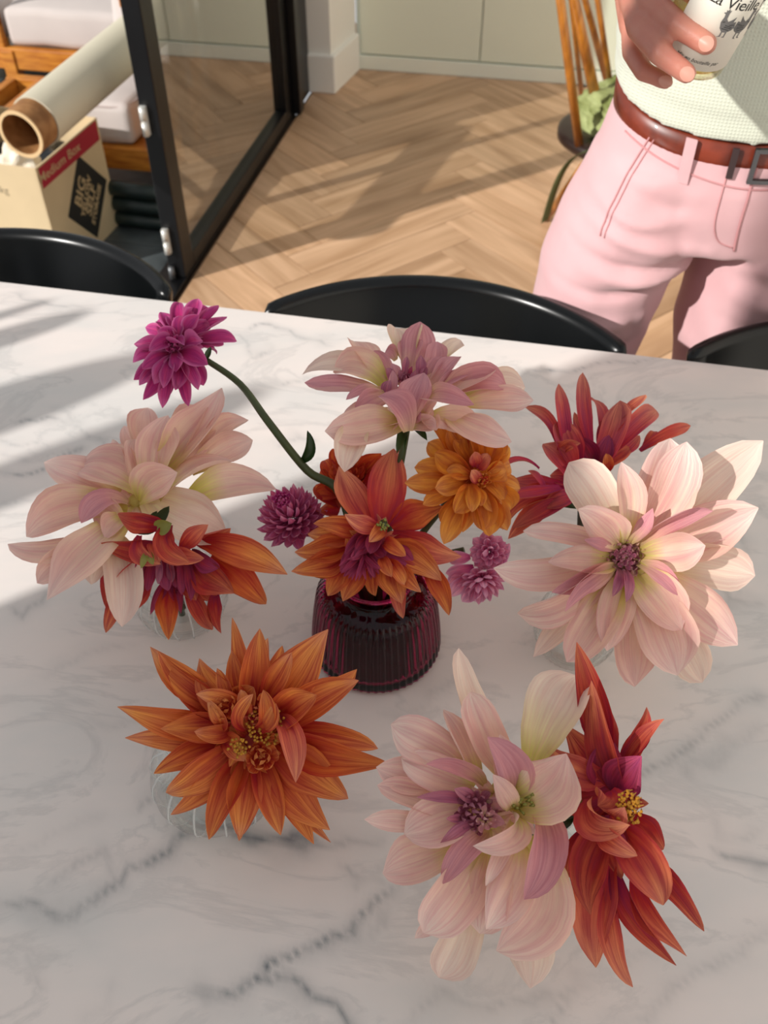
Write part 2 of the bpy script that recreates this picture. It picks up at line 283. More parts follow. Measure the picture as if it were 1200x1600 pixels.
class Flower:
    def __init__(s, label, px, py, z, gx, gy, crop, vase, mat, group=None, joint=None, name='dahlia', stem=True, stemmat='stem', jh=-.03, hub=None, pull=.0):
        s.hub = hub; s.pull = pull; s.wk = 1.05 + .22 * pull
        s.c = un(px, py, z); s.w = pr(s.c)[2]; s.px, s.py, s.gx, s.gy, s.crop, s.mat = px, py, gx, gy, crop, mat
        s.n = unit(gx * R_ + gy * U_ - F_)
        vx = VASES[vase]; base = np.array([vx[0] + RNG.uniform(-.008, .008), vx[1] + RNG.uniform(-.008, .008), .757])
        s.root = root(name, base, label, 'flower')
        j = s.P(joint[0], joint[1], jh) if joint else s.c + s.n * jh
        s.joint = j
        if stem:
            mouth = np.array([vx[0], vx[1], .75 + vx[2]]) + (j - np.array([vx[0], vx[1], .75 + vx[2]])) * .12
            mouth[2] = .75 + vx[2] + .002
            tube('stem', bez([base, mouth - [0, 0, .02], mouth * .6 + j * .4 - s.n * .02, j], 12), .0032, M[stemmat], s.root, 8)
    def P(s, x, y, h=0, raw=False):
        if s.crop and not raw: x, y = s.crop[0] + x / s.crop[2], s.crop[1] + y / s.crop[2]
        X = (x - s.px) * s.w / FPX; Y = (s.py - y) * s.w / FPX
        return at(x, y, s.w + s.gx * X + s.gy * Y - h)
    def petals(s, L, mat=None, hb=.5, raw=False, **kw):
        for e in L:
            bx, by, tx, ty, wd, h = e[:6]; o = dict(kw)
            if len(e) > 6 and e[6] is not None: o['bow'] = e[6]
            if len(e) > 7 and e[7] is not None: o['side'] = e[7]
            m = mat or s.mat
            if len(e) > 8 and e[8]: m = e[8]
            if len(e) > 9: o.update(e[9])
            if s.hub and s.pull: bx, by = bx + (s.hub[0] - bx)*s.pull, by + (s.hub[1] - by)*s.pull
            sc_ = 1 if raw or not s.crop else s.crop[2]
            petal(s.root, s.P(bx, by, h * hb, raw), s.P(tx, ty, h, raw), wd / sc_ * s.w / FPX * s.wk, s.n + RNG.uniform(-.15, .15) * R_ + RNG.uniform(-.15, .15) * U_, M[m], **o)
    def heart(s, x, y, r, n, mat, h=.01, dome=.5, wfac=.55, inward=.35, raw=False, axis=None, lenf=1., tall=1.):
        """tight whorl of small petals; r in pixels of the crop"""
        sc_ = 1 if raw or not s.crop else s.crop[2]; c = s.P(x, y, h, raw); R = r / sc_ * s.w / FPX
        ax = unit(axis) if axis is not None else s.n; e1 = unit(np.cross(ax, U_ + .3 * R_)); e2 = np.cross(ax, e1)
        for i in range(n):
            f = (i + .5) / n; a = i * 2.39996; rr = R * math.sqrt(f); dr = e1 * math.cos(a) + e2 * math.sin(a)
            B = c + dr * rr * .35 - ax * R * .25; T = c + dr * rr * (1.0 + .25 * f - inward * .3) * lenf + ax * R * (dome * (1 - f) + .12) * tall
            petal(s.root, B, T, R * wfac * (.6 + .5 * f), unit(-dr + ax * .8), M[mat], bow=-.22 if inward > 0 else .05, cup=.5, curl=.25, rows=7, cols=4, q=1.5)
    def ball(s, x, y, r, n, mat, h=0, raw=False, axis=None, cover=.62, wfac=.38, q=1.8, cup=.55, lenf=.6, squash=1.):
        """pompom: petals over a dome"""
        sc_ = 1 if raw or not s.crop else s.crop[2]; c = s.P(x, y, h, raw); R = r / sc_ * s.w / FPX
        ax = unit(axis) if axis is not None else s.n; e1 = unit(np.cross(ax, U_ + .3 * R_)); e2 = np.cross(ax, e1)
        for i in range(n):
            f = (i + .5) / n; a = i * 2.39996; ct = 1 - f * 2 * cover; st = math.sqrt(max(0, 1 - ct * ct))
            dr = e1 * math.cos(a) + e2 * math.sin(a); d = unit(dr * st + ax * ct * squash); k = .55 + .45 * f
            out = unit(d + dr * .35)
            T = c + (dr * st + ax * ct * squash) * R * RNG.uniform(.93, 1.05); B = c + d * R * (1 - lenf) * .7
            petal(s.root, B, T, R * wfac * k * 1.25, unit(ax - dr * .1 + d * .2) if st > .3 else e1, M[mat], bow=-.08, cup=cup, curl=.2, rows=7, cols=4, q=q, tm=.6)
    def fill(s, x, y, r, n, mat, h=-.004, w=.42, raw=False, r0=.1, core=None):
        """inner ring of short petals and the receptacle they sit on"""
        for i in range(n):
            a = 2 * math.pi * (i + .3 * (i % 2)) / n; k = RNG.uniform(.8, 1.05)
            s.petals([(x + r*r0*math.cos(a), y + r*r0*math.sin(a), x + r*k*math.cos(a), y + r*k*math.sin(a), r*w, h)], mat=mat, raw=raw, hb=1, bow=.06, q=1.8)
        sc_ = 1 if raw or not s.crop else s.crop[2]; R = r / sc_ * s.w / FPX * .3; c = s.P(x, y, h - R*.5, raw)
        bm = bmesh.new(); bmesh.ops.create_icosphere(bm, subdivisions=2, radius=R)
        for v in bm.verts: v.co += Vector(tuple(c))
        from_bm('receptacle', bm, M[core or mat + '_deep'], s.root, True)
    def stamens(s, x, y, r, n, h=.01, mat='pollen', ln=.006):
        c = s.P(x, y, h); R = r / s.crop[2] * s.w / FPX; bm = bmesh.new(); V = []; Fc = []
        e1 = unit(np.cross(s.n, U_ + .3 * R_)); e2 = np.cross(s.n, e1)
        for i in range(n):
            a = i * 2.39996; rr = R * math.sqrt((i + .5) / n); p = c + (e1 * math.cos(a) + e2 * math.sin(a)) * rr
            q = p + (s.n + e1 * RNG.uniform(-.4, .4) + e2 * RNG.uniform(-.4, .4)) * ln
            v, f = tube_geo([p, (p + q) / 2, q], [.0004, .0005, .0011], 5); k = len(V); V += v; Fc += [tuple(i_ + k for i_ in g) for g in f]
        tag(mesh('stamens', V, Fc, M[mat], s.root), kind='stuff')
    def sepals(s, L, mat='green', h=-.01):
        for bx, by, tx, ty, wd in L:
            blade('sepal', s.root, s.P(bx, by, h), s.P(tx, ty, h + .006), wd / s.crop[2] * s.w / FPX, s.n, M[mat], bow=.1, cup=.4, rows=7, cols=4)

# @@ROOM
# ================================================================= ROOM
def rb(x, y): return np.array([x, y, 0.])
P_door = un(292, 440)[:3]                       # foot of the near door stile, inner face
def wl(s, o=0., z=0.): return P_door + DY * s - DX * o + DZ * z   # along the glazed wall; o = outwards
def corner_pt(a, b, z=0.):                       # a along cabinets from their left end, b towards the camera
    return C0 + DX * a - DY * b + DZ * z
C0 = un(563, 108)
# --- floor of herringbone planks
floor = root('floor', (0.4, 2.2, 0), kind='structure')
def clip(poly, p, n):
    out = []
    for i in range(len(poly)):
        a, b = poly[i], poly[(i+1) % len(poly)]; da, db = (a - p) @ n, (b - p) @ n
        if da >= 0: out.append(a)
        if da * db < 0: out.append(a + (b - a) * da / (da - db))
    return out
m, nt, b, N, L = new_mat('oak_plank')
tc = N('ShaderNodeTexCoord'); uvn = N('ShaderNodeUVMap'); oi = N('ShaderNodeObjectInfo')
mp = N('ShaderNodeMapping'); mp.inputs['Scale'].default_value = (2, 22, 1); L(uvn.outputs[0], mp.inputs[0])
cb = N('ShaderNodeCombineXYZ'); mu = N('ShaderNodeMath'); mu.operation = 'MULTIPLY'; mu.inputs[1].default_value = 50; L(oi.outputs['Random'], mu.inputs[0])
L(mu.outputs[0], cb.inputs[2]); L(cb.outputs[0], mp.inputs['Location'])
n1 = N('ShaderNodeTexNoise'); n1.inputs['Scale'].default_value = 1; n1.inputs['Detail'].default_value = 7; n1.inputs['Distortion'].default_value = .8; L(mp.outputs[0], n1.inputs[0])
cr = N('ShaderNodeValToRGB'); cr.color_ramp.elements[0].position = .3; cr.color_ramp.elements[0].color = lin('B8906C')
cr.color_ramp.elements[1].position = .68; cr.color_ramp.elements[1].color = lin('DDB591'); L(n1.outputs[0], cr.inputs[0])
mp2 = N('ShaderNodeMapping'); mp2.inputs['Scale'].default_value = (1.2, 5, 1); L(uvn.outputs[0], mp2.inputs[0]); L(cb.outputs[0], mp2.inputs['Location'])
n2 = N('ShaderNodeTexNoise'); n2.inputs['Scale'].default_value = 1.3; n2.inputs['Detail'].default_value = 2; L(mp2.outputs[0], n2.inputs[0])
mr = N('ShaderNodeMapRange'); mr.inputs[1].default_value = .58; mr.inputs[2].default_value = .75; mr.inputs[4].default_value = .7; L(n2.outputs[0], mr.inputs[0])
mx = N('ShaderNodeMix'); mx.data_type = 'RGBA'; L(mr.outputs[0], mx.inputs['Factor']); L(cr.outputs[0], mx.inputs['A']); mx.inputs['B'].default_value = lin('96704F')
hs = N('ShaderNodeHueSaturation'); mv = N('ShaderNodeMath'); mv.operation = 'MULTIPLY_ADD'; mv.inputs[1].default_value = .26; mv.inputs[2].default_value = .84
L(oi.outputs['Random'], mv.inputs[0]); L(mv.outputs[0], hs.inputs['Value']); L(mx.outputs['Result'], hs.inputs['Color'])
L(hs.outputs[0], b.inputs['Base Color']); b.inputs['Roughness'].default_value = .42
bp = N('ShaderNodeBump'); bp.inputs['Strength'].default_value = .12; bp.inputs['Distance'].default_value = .001; L(n1.outputs[0], bp.inputs['Height']); L(bp.outputs[0], b.inputs['Normal'])
M['plank'] = m
def herringbone():
    ang = math.radians(37.5); ex = np.array([math.cos(ang), math.sin(ang)]); ey = np.array([-math.sin(ang), math.cos(ang)])
    PW, PL = .13, .65; org = np.array(un(559, 224)[:2]); g = .0011
    lines = [(wl(0, -.012)[:2], DX[:2]), (C0[:2] - DY[:2] * .002, -DY[:2]), (np.array([0, .95]), np.array([.0, 1.])), (np.array([1.55, 0]), np.array([-1., 0]))]
    lst = []
    for k in range(-60, 61):
        for q in range(-12, 13):
            for v in (0, 1):
                x0, y0 = k * PW + q * PL, k * PW - q * PL
                r = (x0, y0, x0 + PL, y0 + PW) if v == 0 else (x0 + PL, y0 + PW - PL, x0 + PL + PW, y0 + PW)
                pl = [org + ex * a + ey * c for a, c in ((r[0]+g, r[1]+g), (r[2]-g, r[1]+g), (r[2]-g, r[3]-g), (r[0]+g, r[3]-g))]
                full = pl
                for p, n in lines:
                    if len(pl) > 2: pl = clip(pl, p, n)
                if len(pl) < 3: continue
                A = .5 * abs(sum(pl[i][0]*pl[(i+1) % len(pl)][1] - pl[(i+1) % len(pl)][0]*pl[i][1] for i in range(len(pl))))
                if A < .002: continue
                lst.append((pl, full[0], ex if v == 0 else ey))
    for pl, o0, d in lst:
        V = [(p[0], p[1], 0.) for p in pl] + [(p[0], p[1], -.008) for p in pl]; n = len(pl)
        Fc = [tuple(range(n)), tuple(range(n, 2*n))[::-1]] + [(i, i + n, (i+1) % n + n, (i+1) % n) for i in range(n)]
        e2 = np.array([-d[1], d[0]]); UV = [((np.array(p) - o0) @ d, (np.array(p) - o0) @ e2) for p in pl] * 2
        mesh('plank', V, Fc, M['plank'], floor, smooth=False, uv=UV)
herringbone()
_q = [wl(-3.6, .0), wl(3.0, .0), wl(3.0, -3.), wl(-3.6, -3.2)]
_V = [(p[0], p[1], z) for z in (-.03, -.008) for p in _q]
mesh('subfloor', _V, [(0,1,2,3),(7,6,5,4),(0,4,5,1),(1,5,6,2),(2,6,7,3),(3,7,4,0)], pmat('joint_brown', '6A4E38', .9), floor, smooth=False)
# --- glazed wall: door leaf
door = root('door_1', wl(.55), kind='structure')
TH = .05; HT = 2.25; LEN = float((un(455, 185) - P_door) @ DY)
def wbox(name, s0, s1, o0, o1, z0, z1, mat, parent, bevel=.003):
    return box(name, wl((s0+s1)/2, (o0+o1)/2, (z0+z1)/2), (abs(o1-o0), abs(s1-s0), z1-z0), mat, parent, bevel=bevel)
wbox('near_stile', 0, .075, 0, TH, .012, HT, M['blackal'], door)
wbox('far_stile', LEN - .07, LEN, 0, TH, .012, HT, M['blackal'], door)
wbox('bottom_rail', .075, LEN - .07, 0, TH, .012, .055, M['blackal'], door)
wbox('top_rail', .075, LEN - .07, 0, TH, HT - .07, HT, M['blackal'], door)
wbox('glass_pane', .075, LEN - .07, TH*.45, TH*.55, .055, HT - .07, pane_mat('door_glass', (.90, .92, .90, 1), 1.6, 2.4), door, bevel=0)
def hinge(z):
    h = box('hinge', wl(-.006, TH*.75, z), (.018, .012, .075), M['hinge'], door, bevel=.003)
    for k in (-1, 1):
        V, Fc = tube_geo([wl(-.013, TH*.75, z + k*.02 - .017), wl(-.013, TH*.75, z + k*.02 + .017)], .0085, 10); mesh('hinge_knuckle', V, Fc, M['hinge'], h)
hinge(.13); hinge(.47)
V, Fc = tube_geo([wl(-.010, TH*.75, .012), wl(-.010, TH*.75, .05)], .009, 10); mesh('pivot_foot', V, Fc, pmat('pivot_grey', '6C6E70', .4, metal=.6), door)
# jamb post and threshold
post = root('door_2', wl(LEN + .12), kind='structure')
wbox('folded_stile', LEN + .012, LEN + .07, -.03, .07, .012, HT, M['blackal'], post)
wbox('jamb', LEN + .08, LEN + .28, .0, .10, 0, 2.5, M['blackal'], post)
tr = root('trim_1', wl(-1, .06), kind='structure')
wbox('threshold', -3.2, LEN + .05, .0, .09, -.03, .010, M['blackal'], tr)
wbox('head_track', -3.2, LEN + .3, -.01, .10, HT + .01, HT + .14, M['blackal'], tr)
# near jamb side, out of frame: wall added to shade the table, with post
wn = root('added_wall_left', wl(-3.4, .1), kind='structure')
JS = float((np.array([-1.03, .03, 0]) - P_door) @ DY)
wbox('shade_wall', JS - 2.4, JS, .03, .13, 0, 1.80, M['wallw'], wn)
for s in (JS + .02,): wbox('mullion', s, s + .06, 0, .06, 0, HT, M['blackal'], wn)
# --- wall nib with skirting, cabinets
nib = root('wall_far', un(506, 146), kind='structure')
a0, a1 = un(478, 144), un(524, 148)
ax_ = (unit(a1 - a0), np.array([-unit(a1 - a0)[1], unit(a1 - a0)[0], 0]), DZ)
e = unit(un(563, 109) - a1)
def prism(name, pts, z0, z1, mat, parent, bevel=0):
    n = len(pts); V = [(p[0], p[1], z0) for p in pts] + [(p[0], p[1], z1) for p in pts]
    Fc = [tuple(range(n))[::-1], tuple(range(n, 2*n))] + [(i, (i+1) % n, (i+1) % n + n, i + n) for i in range(n)]
    o = mesh(name, V, Fc, mat, parent, smooth=False)
    if bevel:
        md = o.modifiers.new('bevel', 'BEVEL'); md.width = bevel; md.segments = 2
    return o
q0, q1, q2 = a0 + ax_[1]*.018, a1 + ax_[1]*.018 - ax_[0]*.018, un(563, 109) - ax_[0]*.018
prism('plaster', [q0, q1, q2, q2 - ax_[0]*.10, q0 + ax_[1]*.25], 0, 2.5, M['wallw'], nib)
prism('skirting', [a0, a1, un(563, 109), un(563, 109) - ax_[0]*.11, a0 + ax_[1]*.25], 0, .145, M['wallw'], nib, .006)
cabs = root('fitted_cabinet', corner_pt(.9, -.3), 'pale sage green fitted cabinet run with flat doors above a plinth', 'cabinet')
PZ = .055
def cbox(name, x0, x1, b0, b1, z0, z1, mat, parent, bevel=.002):
    return box(name, corner_pt((x0+x1)/2, (b0+b1)/2, (z0+z1)/2), (x1-x0, b1-b0, z1-z0), mat, parent, bevel=bevel)
DR = .0; e1 = float((un(754, 100) - C0) @ DX); e2 = float((un(962, 130) - C0) @ DX)
cbox('carcass', -.02, e2 + .03, -.5, -.03, PZ, 2.2, M['sage2'], cabs)
cbox('plinth', -.02, e2 + .035, -.5, -.0, 0, PZ, M['sage2'], cabs)
for k, (x0, x1) in enumerate(((.0, e1 - .0025), (e1 + .0025, e2))):
    cbox('door', x0, x1, -.03, -.008, PZ + .006, 2.15, M['sage'], cabs)
wr = root('wall_back', corner_pt(e2 + .6, -.1), kind='structure')
cbox('architrave', e2 + .035, e2 + .115, -.3, .012, 0, 2.3, M['sage2'], wr)
cbox('recess_wall', e2 + .115, e2 + 1.5, -.4, -.10, 0, 2.5, pmat('recess_beige', 'A79C88', .7), wr)
wR = root('wall_right', (1.75, 1.2, 0), kind='structure')
box('plaster', (1.8, 1.0, 1.25), (.1, 6.2, 2.5), M['wallw'], wR, bevel=0)

# ================================================================= OUTSIDE
pav = root('paving', wl(-.5, 1.2, -.02), kind='structure')
box('bedding', wl(-.4, 2.3, -.07), (4.3, 6.2, .02), pmat('bedding_sand', '3A3A38', .9), pav, bevel=0)
for i in range(5):
    for j in range(6):
        wbox('tile', -1.6 + .6*j, -1.004 + .6*j, .095 + .6*i, .691 + .6*i, -.06, -.012, M['slate'], pav, .003)
# cardboard box
B2 = un(187, 350, -.012); ZT = .33; N1 = un(55, 264, ZT)
bt = B2.copy(); bt[2] = ZT; sv = bt - N1; SL = np.linalg.norm(sv); sd = unit(sv); fd = np.array([-sd[1], sd[0], 0]);
FW = .36
boxr = root('cardboard_box', (N1 + bt) / 2 * [1, 1, 0] + fd * FW/2 + [0, 0, -.012], 'open cardboard moving box with red stripe and black square print outside the door', 'box')
def cpt(a, o, z): return np.array([N1[0], N1[1], 0]) + sd * a + fd * o + DZ * z
t_ = .005
def slab(name, a0, a1, o0, o1, z0, z1, mat, par): return box(name, (cpt(a0, o0, z0) + cpt(a1, o1, z1)) / 2, (abs(a1-a0), abs(o1-o0), z1-z0), mat, par, ax=(sd, fd, DZ), bevel=.001)
slab('side_panel', 0, SL, 0, t_, -.012, ZT, M['card'], boxr); slab('side_panel', 0, SL, FW - t_, FW, -.012, ZT, M['card'], boxr)
slab('end_panel', 0, t_, t_, FW - t_, -.012, ZT, M['card'], boxr); slab('end_panel', SL - t_, SL, t_, FW - t_, -.012, ZT, M['card'], boxr)
slab('bottom_panel', t_, SL - t_, t_, FW - t_, -.012, -.006, M['cardin'], boxr)
slab('red_stripe', .012, SL*.97, -.0012, -.0002, ZT - .062, ZT - .005, M['redp'], boxr)
# black rhombus print on the side panel
def side_pt(a, z, o=-.001): return cpt(a, o, z)
mc = np.array([SL*.60, ZT*.44])
def text_on(name, s, size, mat, parent, fn, shear=0, bold=0, space=1.0):
    c = bpy.data.curves.new(name, 'FONT'); c.body = s; c.size = size; c.align_x = 'CENTER'; c.align_y = 'CENTER'; c.shear = shear; c.offset = bold; c.space_character = space
    c.resolution_u = 3; o = bpy.data.objects.new(name, c); sc.collection.objects.link(o)
    dg = bpy.context.evaluated_depsgraph_get(); me = bpy.data.meshes.new_from_object(o.evaluated_get(dg)); bpy.data.objects.remove(o)
    for v in me.vertices: v.co = Vector(tuple(fn(v.co.x, v.co.y)))
    me.materials.clear(); return link(name, me, mat, parent, False)
q = .125
pp = mesh('print', [side_pt(mc[0] + q*.98*dx, mc[1] + q*1.05*dz, -.0010) for dx, dz in ((-1, 0), (0, -1), (1, 0), (0, 1))] +
     [side_pt(mc[0] + q*.98*dx, mc[1] + q*1.05*dz, -.0002) for dx, dz in ((-1, 0), (0, -1), (1, 0), (0, 1))], [(0,1,2,3),(7,6,5,4),(0,4,5,1),(1,5,6,2),(2,6,7,3),(3,7,4,0)], M['blackp'], boxr, smooth=False)
r2 = S2
def dia(x, y): return side_pt(mc[0] + (x + y*.0)*.98*r2 - y*.98*r2, mc[1] + x*1.05*r2 + y*1.05*r2, -.0016)
for i, (s, sz) in enumerate((('BIG', .056), ('YELLOW', .030), ('SELF', .046), ('STORAGE', .027))):
    text_on('lettering', s, sz, M['cardp'], pp, lambda x, y, yy=(.046, .012, -.018, -.052)[i]: dia(x, y + yy), bold=.0012)
text_on('lettering', 'Medium Box', .045, M['cardp'], boxr, lambda x, y: side_pt(SL*.33 + x, ZT - .034 + y*.8, -.0016), bold=.0006)
bc = lambda x, y: cpt(-.0006, .17 - x, ZT - .075 + y)
text_on('lettering', 'up to 10kg', .03, pmat('print_grey_brown', '9A8A6E', .8), boxr, bc)
slab('flap', .0, SL, FW - .002, FW + .002, ZT, ZT + .10, M['card'], boxr)
# crumpled paper sticking out of the box
bm = bmesh.new(); bmesh.ops.create_icosphere(bm, subdivisions=4, radius=.06)
for v in bm.verts: v.co *= 1 + .35 * (math.sin(v.co.x*90)*math.sin(v.co.y*75+1)*math.sin(v.co.z*85)) ; v.co += Vector(tuple(cpt(.07, .10, ZT - .045)))
tag(from_bm('crumpled_paper', bm, pmat('packing_paper', 'E8DDC8', .8)), 'crumpled white packing paper in the open cardboard box', 'paper')
bm = bmesh.new(); bmesh.ops.create_icosphere(bm, subdivisions=4, radius=.11)
for v in bm.verts: v.co.z *= .6; v.co *= 1 + .25 * (math.sin(v.co.x*50)*math.sin(v.co.y*45+1)*math.sin(v.co.z*55)); v.co += Vector(tuple(cpt(.23, .17, ZT - .10)))
tag(from_bm('plastic_bag', bm, pmat('dark_bag', '1A1C1E', .35)), 'dark crumpled plastic bag inside the cardboard box', 'bag')
# big wrapped tube
T0 = at(33, 210, 2.22); T1 = at(256, 22, 2.685); TR = .062
tub = root('cardboard_tube', T0, 'long thick cardboard tube wrapped in pale paper lying across the open box', 'tube')
d_ = unit(T1 - T0); L_ = np.linalg.norm(T1 - T0)
def hollow(name, a, b_, r0, r1, mat, n=40):
    V, Fc = [], []
    e1_ = unit(np.cross(d_, DZ)); e2_ = np.cross(d_, e1_)
    for (s, r) in ((a, r1), (b_, r1), (b_, r0), (a, r0)):
        for k in range(n):
            t = 2*math.pi*k/n; V.append(T0 + d_*s + (e1_*math.cos(t) + e2_*math.sin(t))*r)
    for i in range(4):
        for k in range(n): Fc.append((i*n+k, i*n+(k+1) % n, ((i+1) % 4)*n+(k+1) % n, ((i+1) % 4)*n+k))
    o = mesh(name, V, Fc, mat, tub); md = o.modifiers.new('e', 'EDGE_SPLIT'); return o
hollow('core', 0.0, L_, TR*.80, TR*.93, M['core']); hollow('rim', -.003, 0.0, TR*.80, TR*.935, M['corering']); hollow('paper_wrap', .065, L_ - .01, TR*.94, TR, M['paper'])
# outdoor sofas
def cushion(name, c, s, mat, parent, puff=.018, ax=None):
    bm = bmesh.new(); add_box(bm, (0, 0, 0), (np.array([1., 0, 0]), np.array([0, 1., 0]), DZ), s, min(s)*.22, 3)
    bmesh.ops.subdivide_edges(bm, edges=[e for e in bm.edges if e.calc_length() > .08], cuts=5, use_grid_fill=True)
    A = ax or (DX, DY, DZ)
    for v in bm.verts:
        x, y, z = v.co; k = (1 - (2*x/s[0])**2) * (1 - (2*y/s[1])**2)
        z += puff * k * (1 if z > 0 else -.2) + .004*math.sin(x*31+c[0]*9)*math.sin(y*27)
        v.co = Vector(tuple(np.array(c) + A[0]*x + A[1]*y + A[2]*z))
    return from_bm(name, bm, mat, parent, True)
def piping(parent, c, s, z, mat):
    pts = []
    for k in range(41):
        t = 2*math.pi*k/40; ca, sa = math.cos(t), math.sin(t); ex = .25
        pts.append(np.array(c) + DX*s[0]/2*abs(ca)**ex*(1 if ca > 0 else -1)*.985 + DY*s[1]/2*abs(sa)**ex*(1 if sa > 0 else -1)*.985 + DZ*z)
    return tube('piping', pts, .003, mat, parent, 6)
M['pipe'] = pmat('cushion_piping', 'B8A8A4', .8)
RZ = .20
s0p = un(190, 232, RZ); SX = DX; SY = DY
sofa = root('outdoor_sofa', s0p * [1, 1, 0] - DX*.4 + DY*.3, 'golden wood outdoor sofa with off-white cushions beside the black door frame', 'sofa')
def sb(name, a, b_, z, s, mat=None, par=None): return box(name, s0p*[1, 1, 0] + DX*a + DY*b_ + DZ*z, s, mat or M['oakw'], par or sofa, bevel=.005)
sb('front_rail', -.24, .02, RZ - .035, (.80, .04, .07)); sb('back_rail', -.24, .50, RZ - .035, (.80, .04, .07))
sb('side_rail', .145,   .26, RZ - .035, (.03, .44, .07)); sb('side_rail', -.615,   .26, RZ - .035, (.03, .44, .07))
for k in range(3): sb('slat', -.48 + .27*k, .26, RZ - .012, (.09, .44, .018))
for a in (.13, -.60):
    for b_ in (.04, .48): sb('leg', a, b_, (RZ - .07) / 2 - .006, (.05, .05, RZ - .07 + .012))
for b_ in (.05, .46): sb('arm_post', .10, b_, RZ + .20, (.028, .045, .40))
sb('armrest', .10, .26, RZ + .42, (.05, .50, .03)); 
c_ = cushion('seat_cushion', s0p*[1, 1, 0] + DX*-.13 + DY*.25 + DZ*(RZ + .065), (.34, .47, .125), M['cush'], sofa)
piping(c_, s0p*[1, 1, 0] + DX*-.13 + DY*.25, (.34, .47), RZ + .118, M['pipe'])
c_ = cushion('back_cushion', s0p*[1, 1, 0] + DX*-.01 + DY*.43 + DZ*(RZ + .31), (.24, .38, .11), M['cush'], sofa, ax=(DX, unit(DZ + DY*.25), unit(-DY + DZ*.25)))
# + DY*(.10 + .12*k) + DZ*(.02 + .034*(k % 3)), s0p*[1,1,0] + DX*(-.1) + DY*(.10+.12*k) + DZ*(.02+.034*(k % 3))], .014, 10)
# stacked dark green rods under the sofa
for k in range(3):
    P0 = s0p*[1, 1, 0] + DX*.16 - DY*.10 + DZ*(.012 + .05*k)
    o = tube('garden_stake_bundle', [P0, P0 - DX*.14 + DY*.01, P0 - DX*.24 + DY*.02], [.022, .024, .024], M['darkgreen'], None, 12)
    tag(o, ['lowest of three dark green rolls stacked under the wooden sofa', 'middle of three dark green rolls stacked under the wooden sofa', 'topmost of three dark green rolls stacked under the wooden sofa'][k], 'roll', 'dark green rolls')
f0 = un(100, 83, .25); f1 = un(10, 76, .25); fx = unit(f1 - f0); fy = np.array([fx[1], -fx[0], 0]); fy = fy if fy[1] > 0 else -fy
sofa2 = root('outdoor_chair', f0*[1, 1, 0] + fx*.3 + fy*.35, 'wooden outdoor armchair with grey-white box cushion behind the paper-wrapped tube', 'chair')
def s2(name, a, b_, z, s): return box(name, f0*[1, 1, 0] + fx*a + fy*b_ + DZ*z, s, M['oakw'], sofa2, ax=(fx, fy, DZ), bevel=.005)
s2('front_rail', .12, .03, .21, (1.0, .035, .075)); s2('front_rail', .12, .03, .08, (1.0, .035, .05)); s2('back_rail', .12, .56, .21, (1.0, .035, .075))
for a in (.60, -.36, .235):
    for b_ in (.03, .56): s2('leg', a, b_, .115, (.05, .05, .25))
s2('arm_panel', .255, .03, .34, (.025, .03, .2))
s2('arm_panel', .255, .03, .44, (.025, .03, .24))
c_ = cushion('seat_cushion', f0*[1, 1, 0] + fx*-.13 + fy*.30 + DZ*.315, (.72, .54, .13), M['cush'], sofa2, ax=(fx, fy, DZ))
c_ = cushion('seat_cushion', f0*[1, 1, 0] + fx*.62 + fy*.30 + DZ*.315, (.70, .54, .13), M['cush'], sofa2, ax=(fx, fy, DZ))
box('garden_wall', wl(1.8, 2.6, .4), (3, .2, .8), pmat('garden_wall_render', 'D8D4C6', .8), pav, bevel=.004)

pv = root('shade_screen', wl(.95, .08), 'tall dark screen added to shade the floor, outdoors behind the black-framed glass door', 'screen')  # added blocker: keeps sun off the far floor, leaving a lit band
_dk = pmat('screen_dark_brown', '2A241E', .7)
for k in range(9): wbox('board', .66, 1.30, .075, .09, .05 + .24*k, .05 + .24*k + .232, _dk, pv)
for s_ in (.63, 1.30): wbox('post', s_, s_ + .03, .068, .098, -.012, 2.25, M['blackal'], pv)
wbox('post', .35, .385, .068, .098, -.012, 2.25, M['blackal'], pv); wbox('rail', .35, 1.33, .07, .096, 2.22, 2.25, M['blackal'], pv)
# added slats outside the opening, shaped to throw bands of shade on the table
scr = root('shade_slats', wl(JS + .6, .3), 'black slats added to cast shade bands, unseen outside the opening, left of the table', 'screen')
_to = math.tan(math.radians(SUN_EL)); _sd = np.array([SUND[0], SUND[1], 0]); _sd = _sd / np.linalg.norm(_sd); _hs = []
for (px_, py_, w_) in ((400, 612, .075), (235, 560, .10), (120, 492, .045), (60, 475, .02)):
    T_ = un(px_, py_, .75); q_ = T_ - wl(0, .28); s_ = -(q_ @ DX) / (-_sd @ DX) * -1; k_ = (q_ @ DX) / (_sd @ DX); G = T_ - _sd*k_; zt = .75 + k_*_to; _hs.append(G)
    V, Fc = [], []; nn_ = 12; wv_ = unit(np.cross(_sd, DZ)) ; out = [(-w_/2, 0)] + [(-w_/2*math.cos(math.pi*i/nn_), zt - w_*1.6 + w_*1.6*math.sin(math.pi*i/nn_)) for i in range(nn_ + 1)] + [(w_/2, 0)]
    for o__ in (0, .02):
        for a_, z_ in out: V.append(G*[1, 1, 0] + wv_*a_ + _sd*o__ + DZ*z_)
    n_ = len(out); Fc = [tuple(range(n_)), tuple(range(n_, 2*n_))[::-1]] + [(i, i + n_, (i+1) % n_ + n_, (i+1) % n_) for i in range(n_)]
    mesh('slat', V, Fc, M['blackal'], scr, smooth=False)
tube('crossbar', [_hs[0]*[1, 1, 0] + DZ*.3, _hs[-1]*[1, 1, 0] + DZ*.3], .015, M['blackal'], scr)

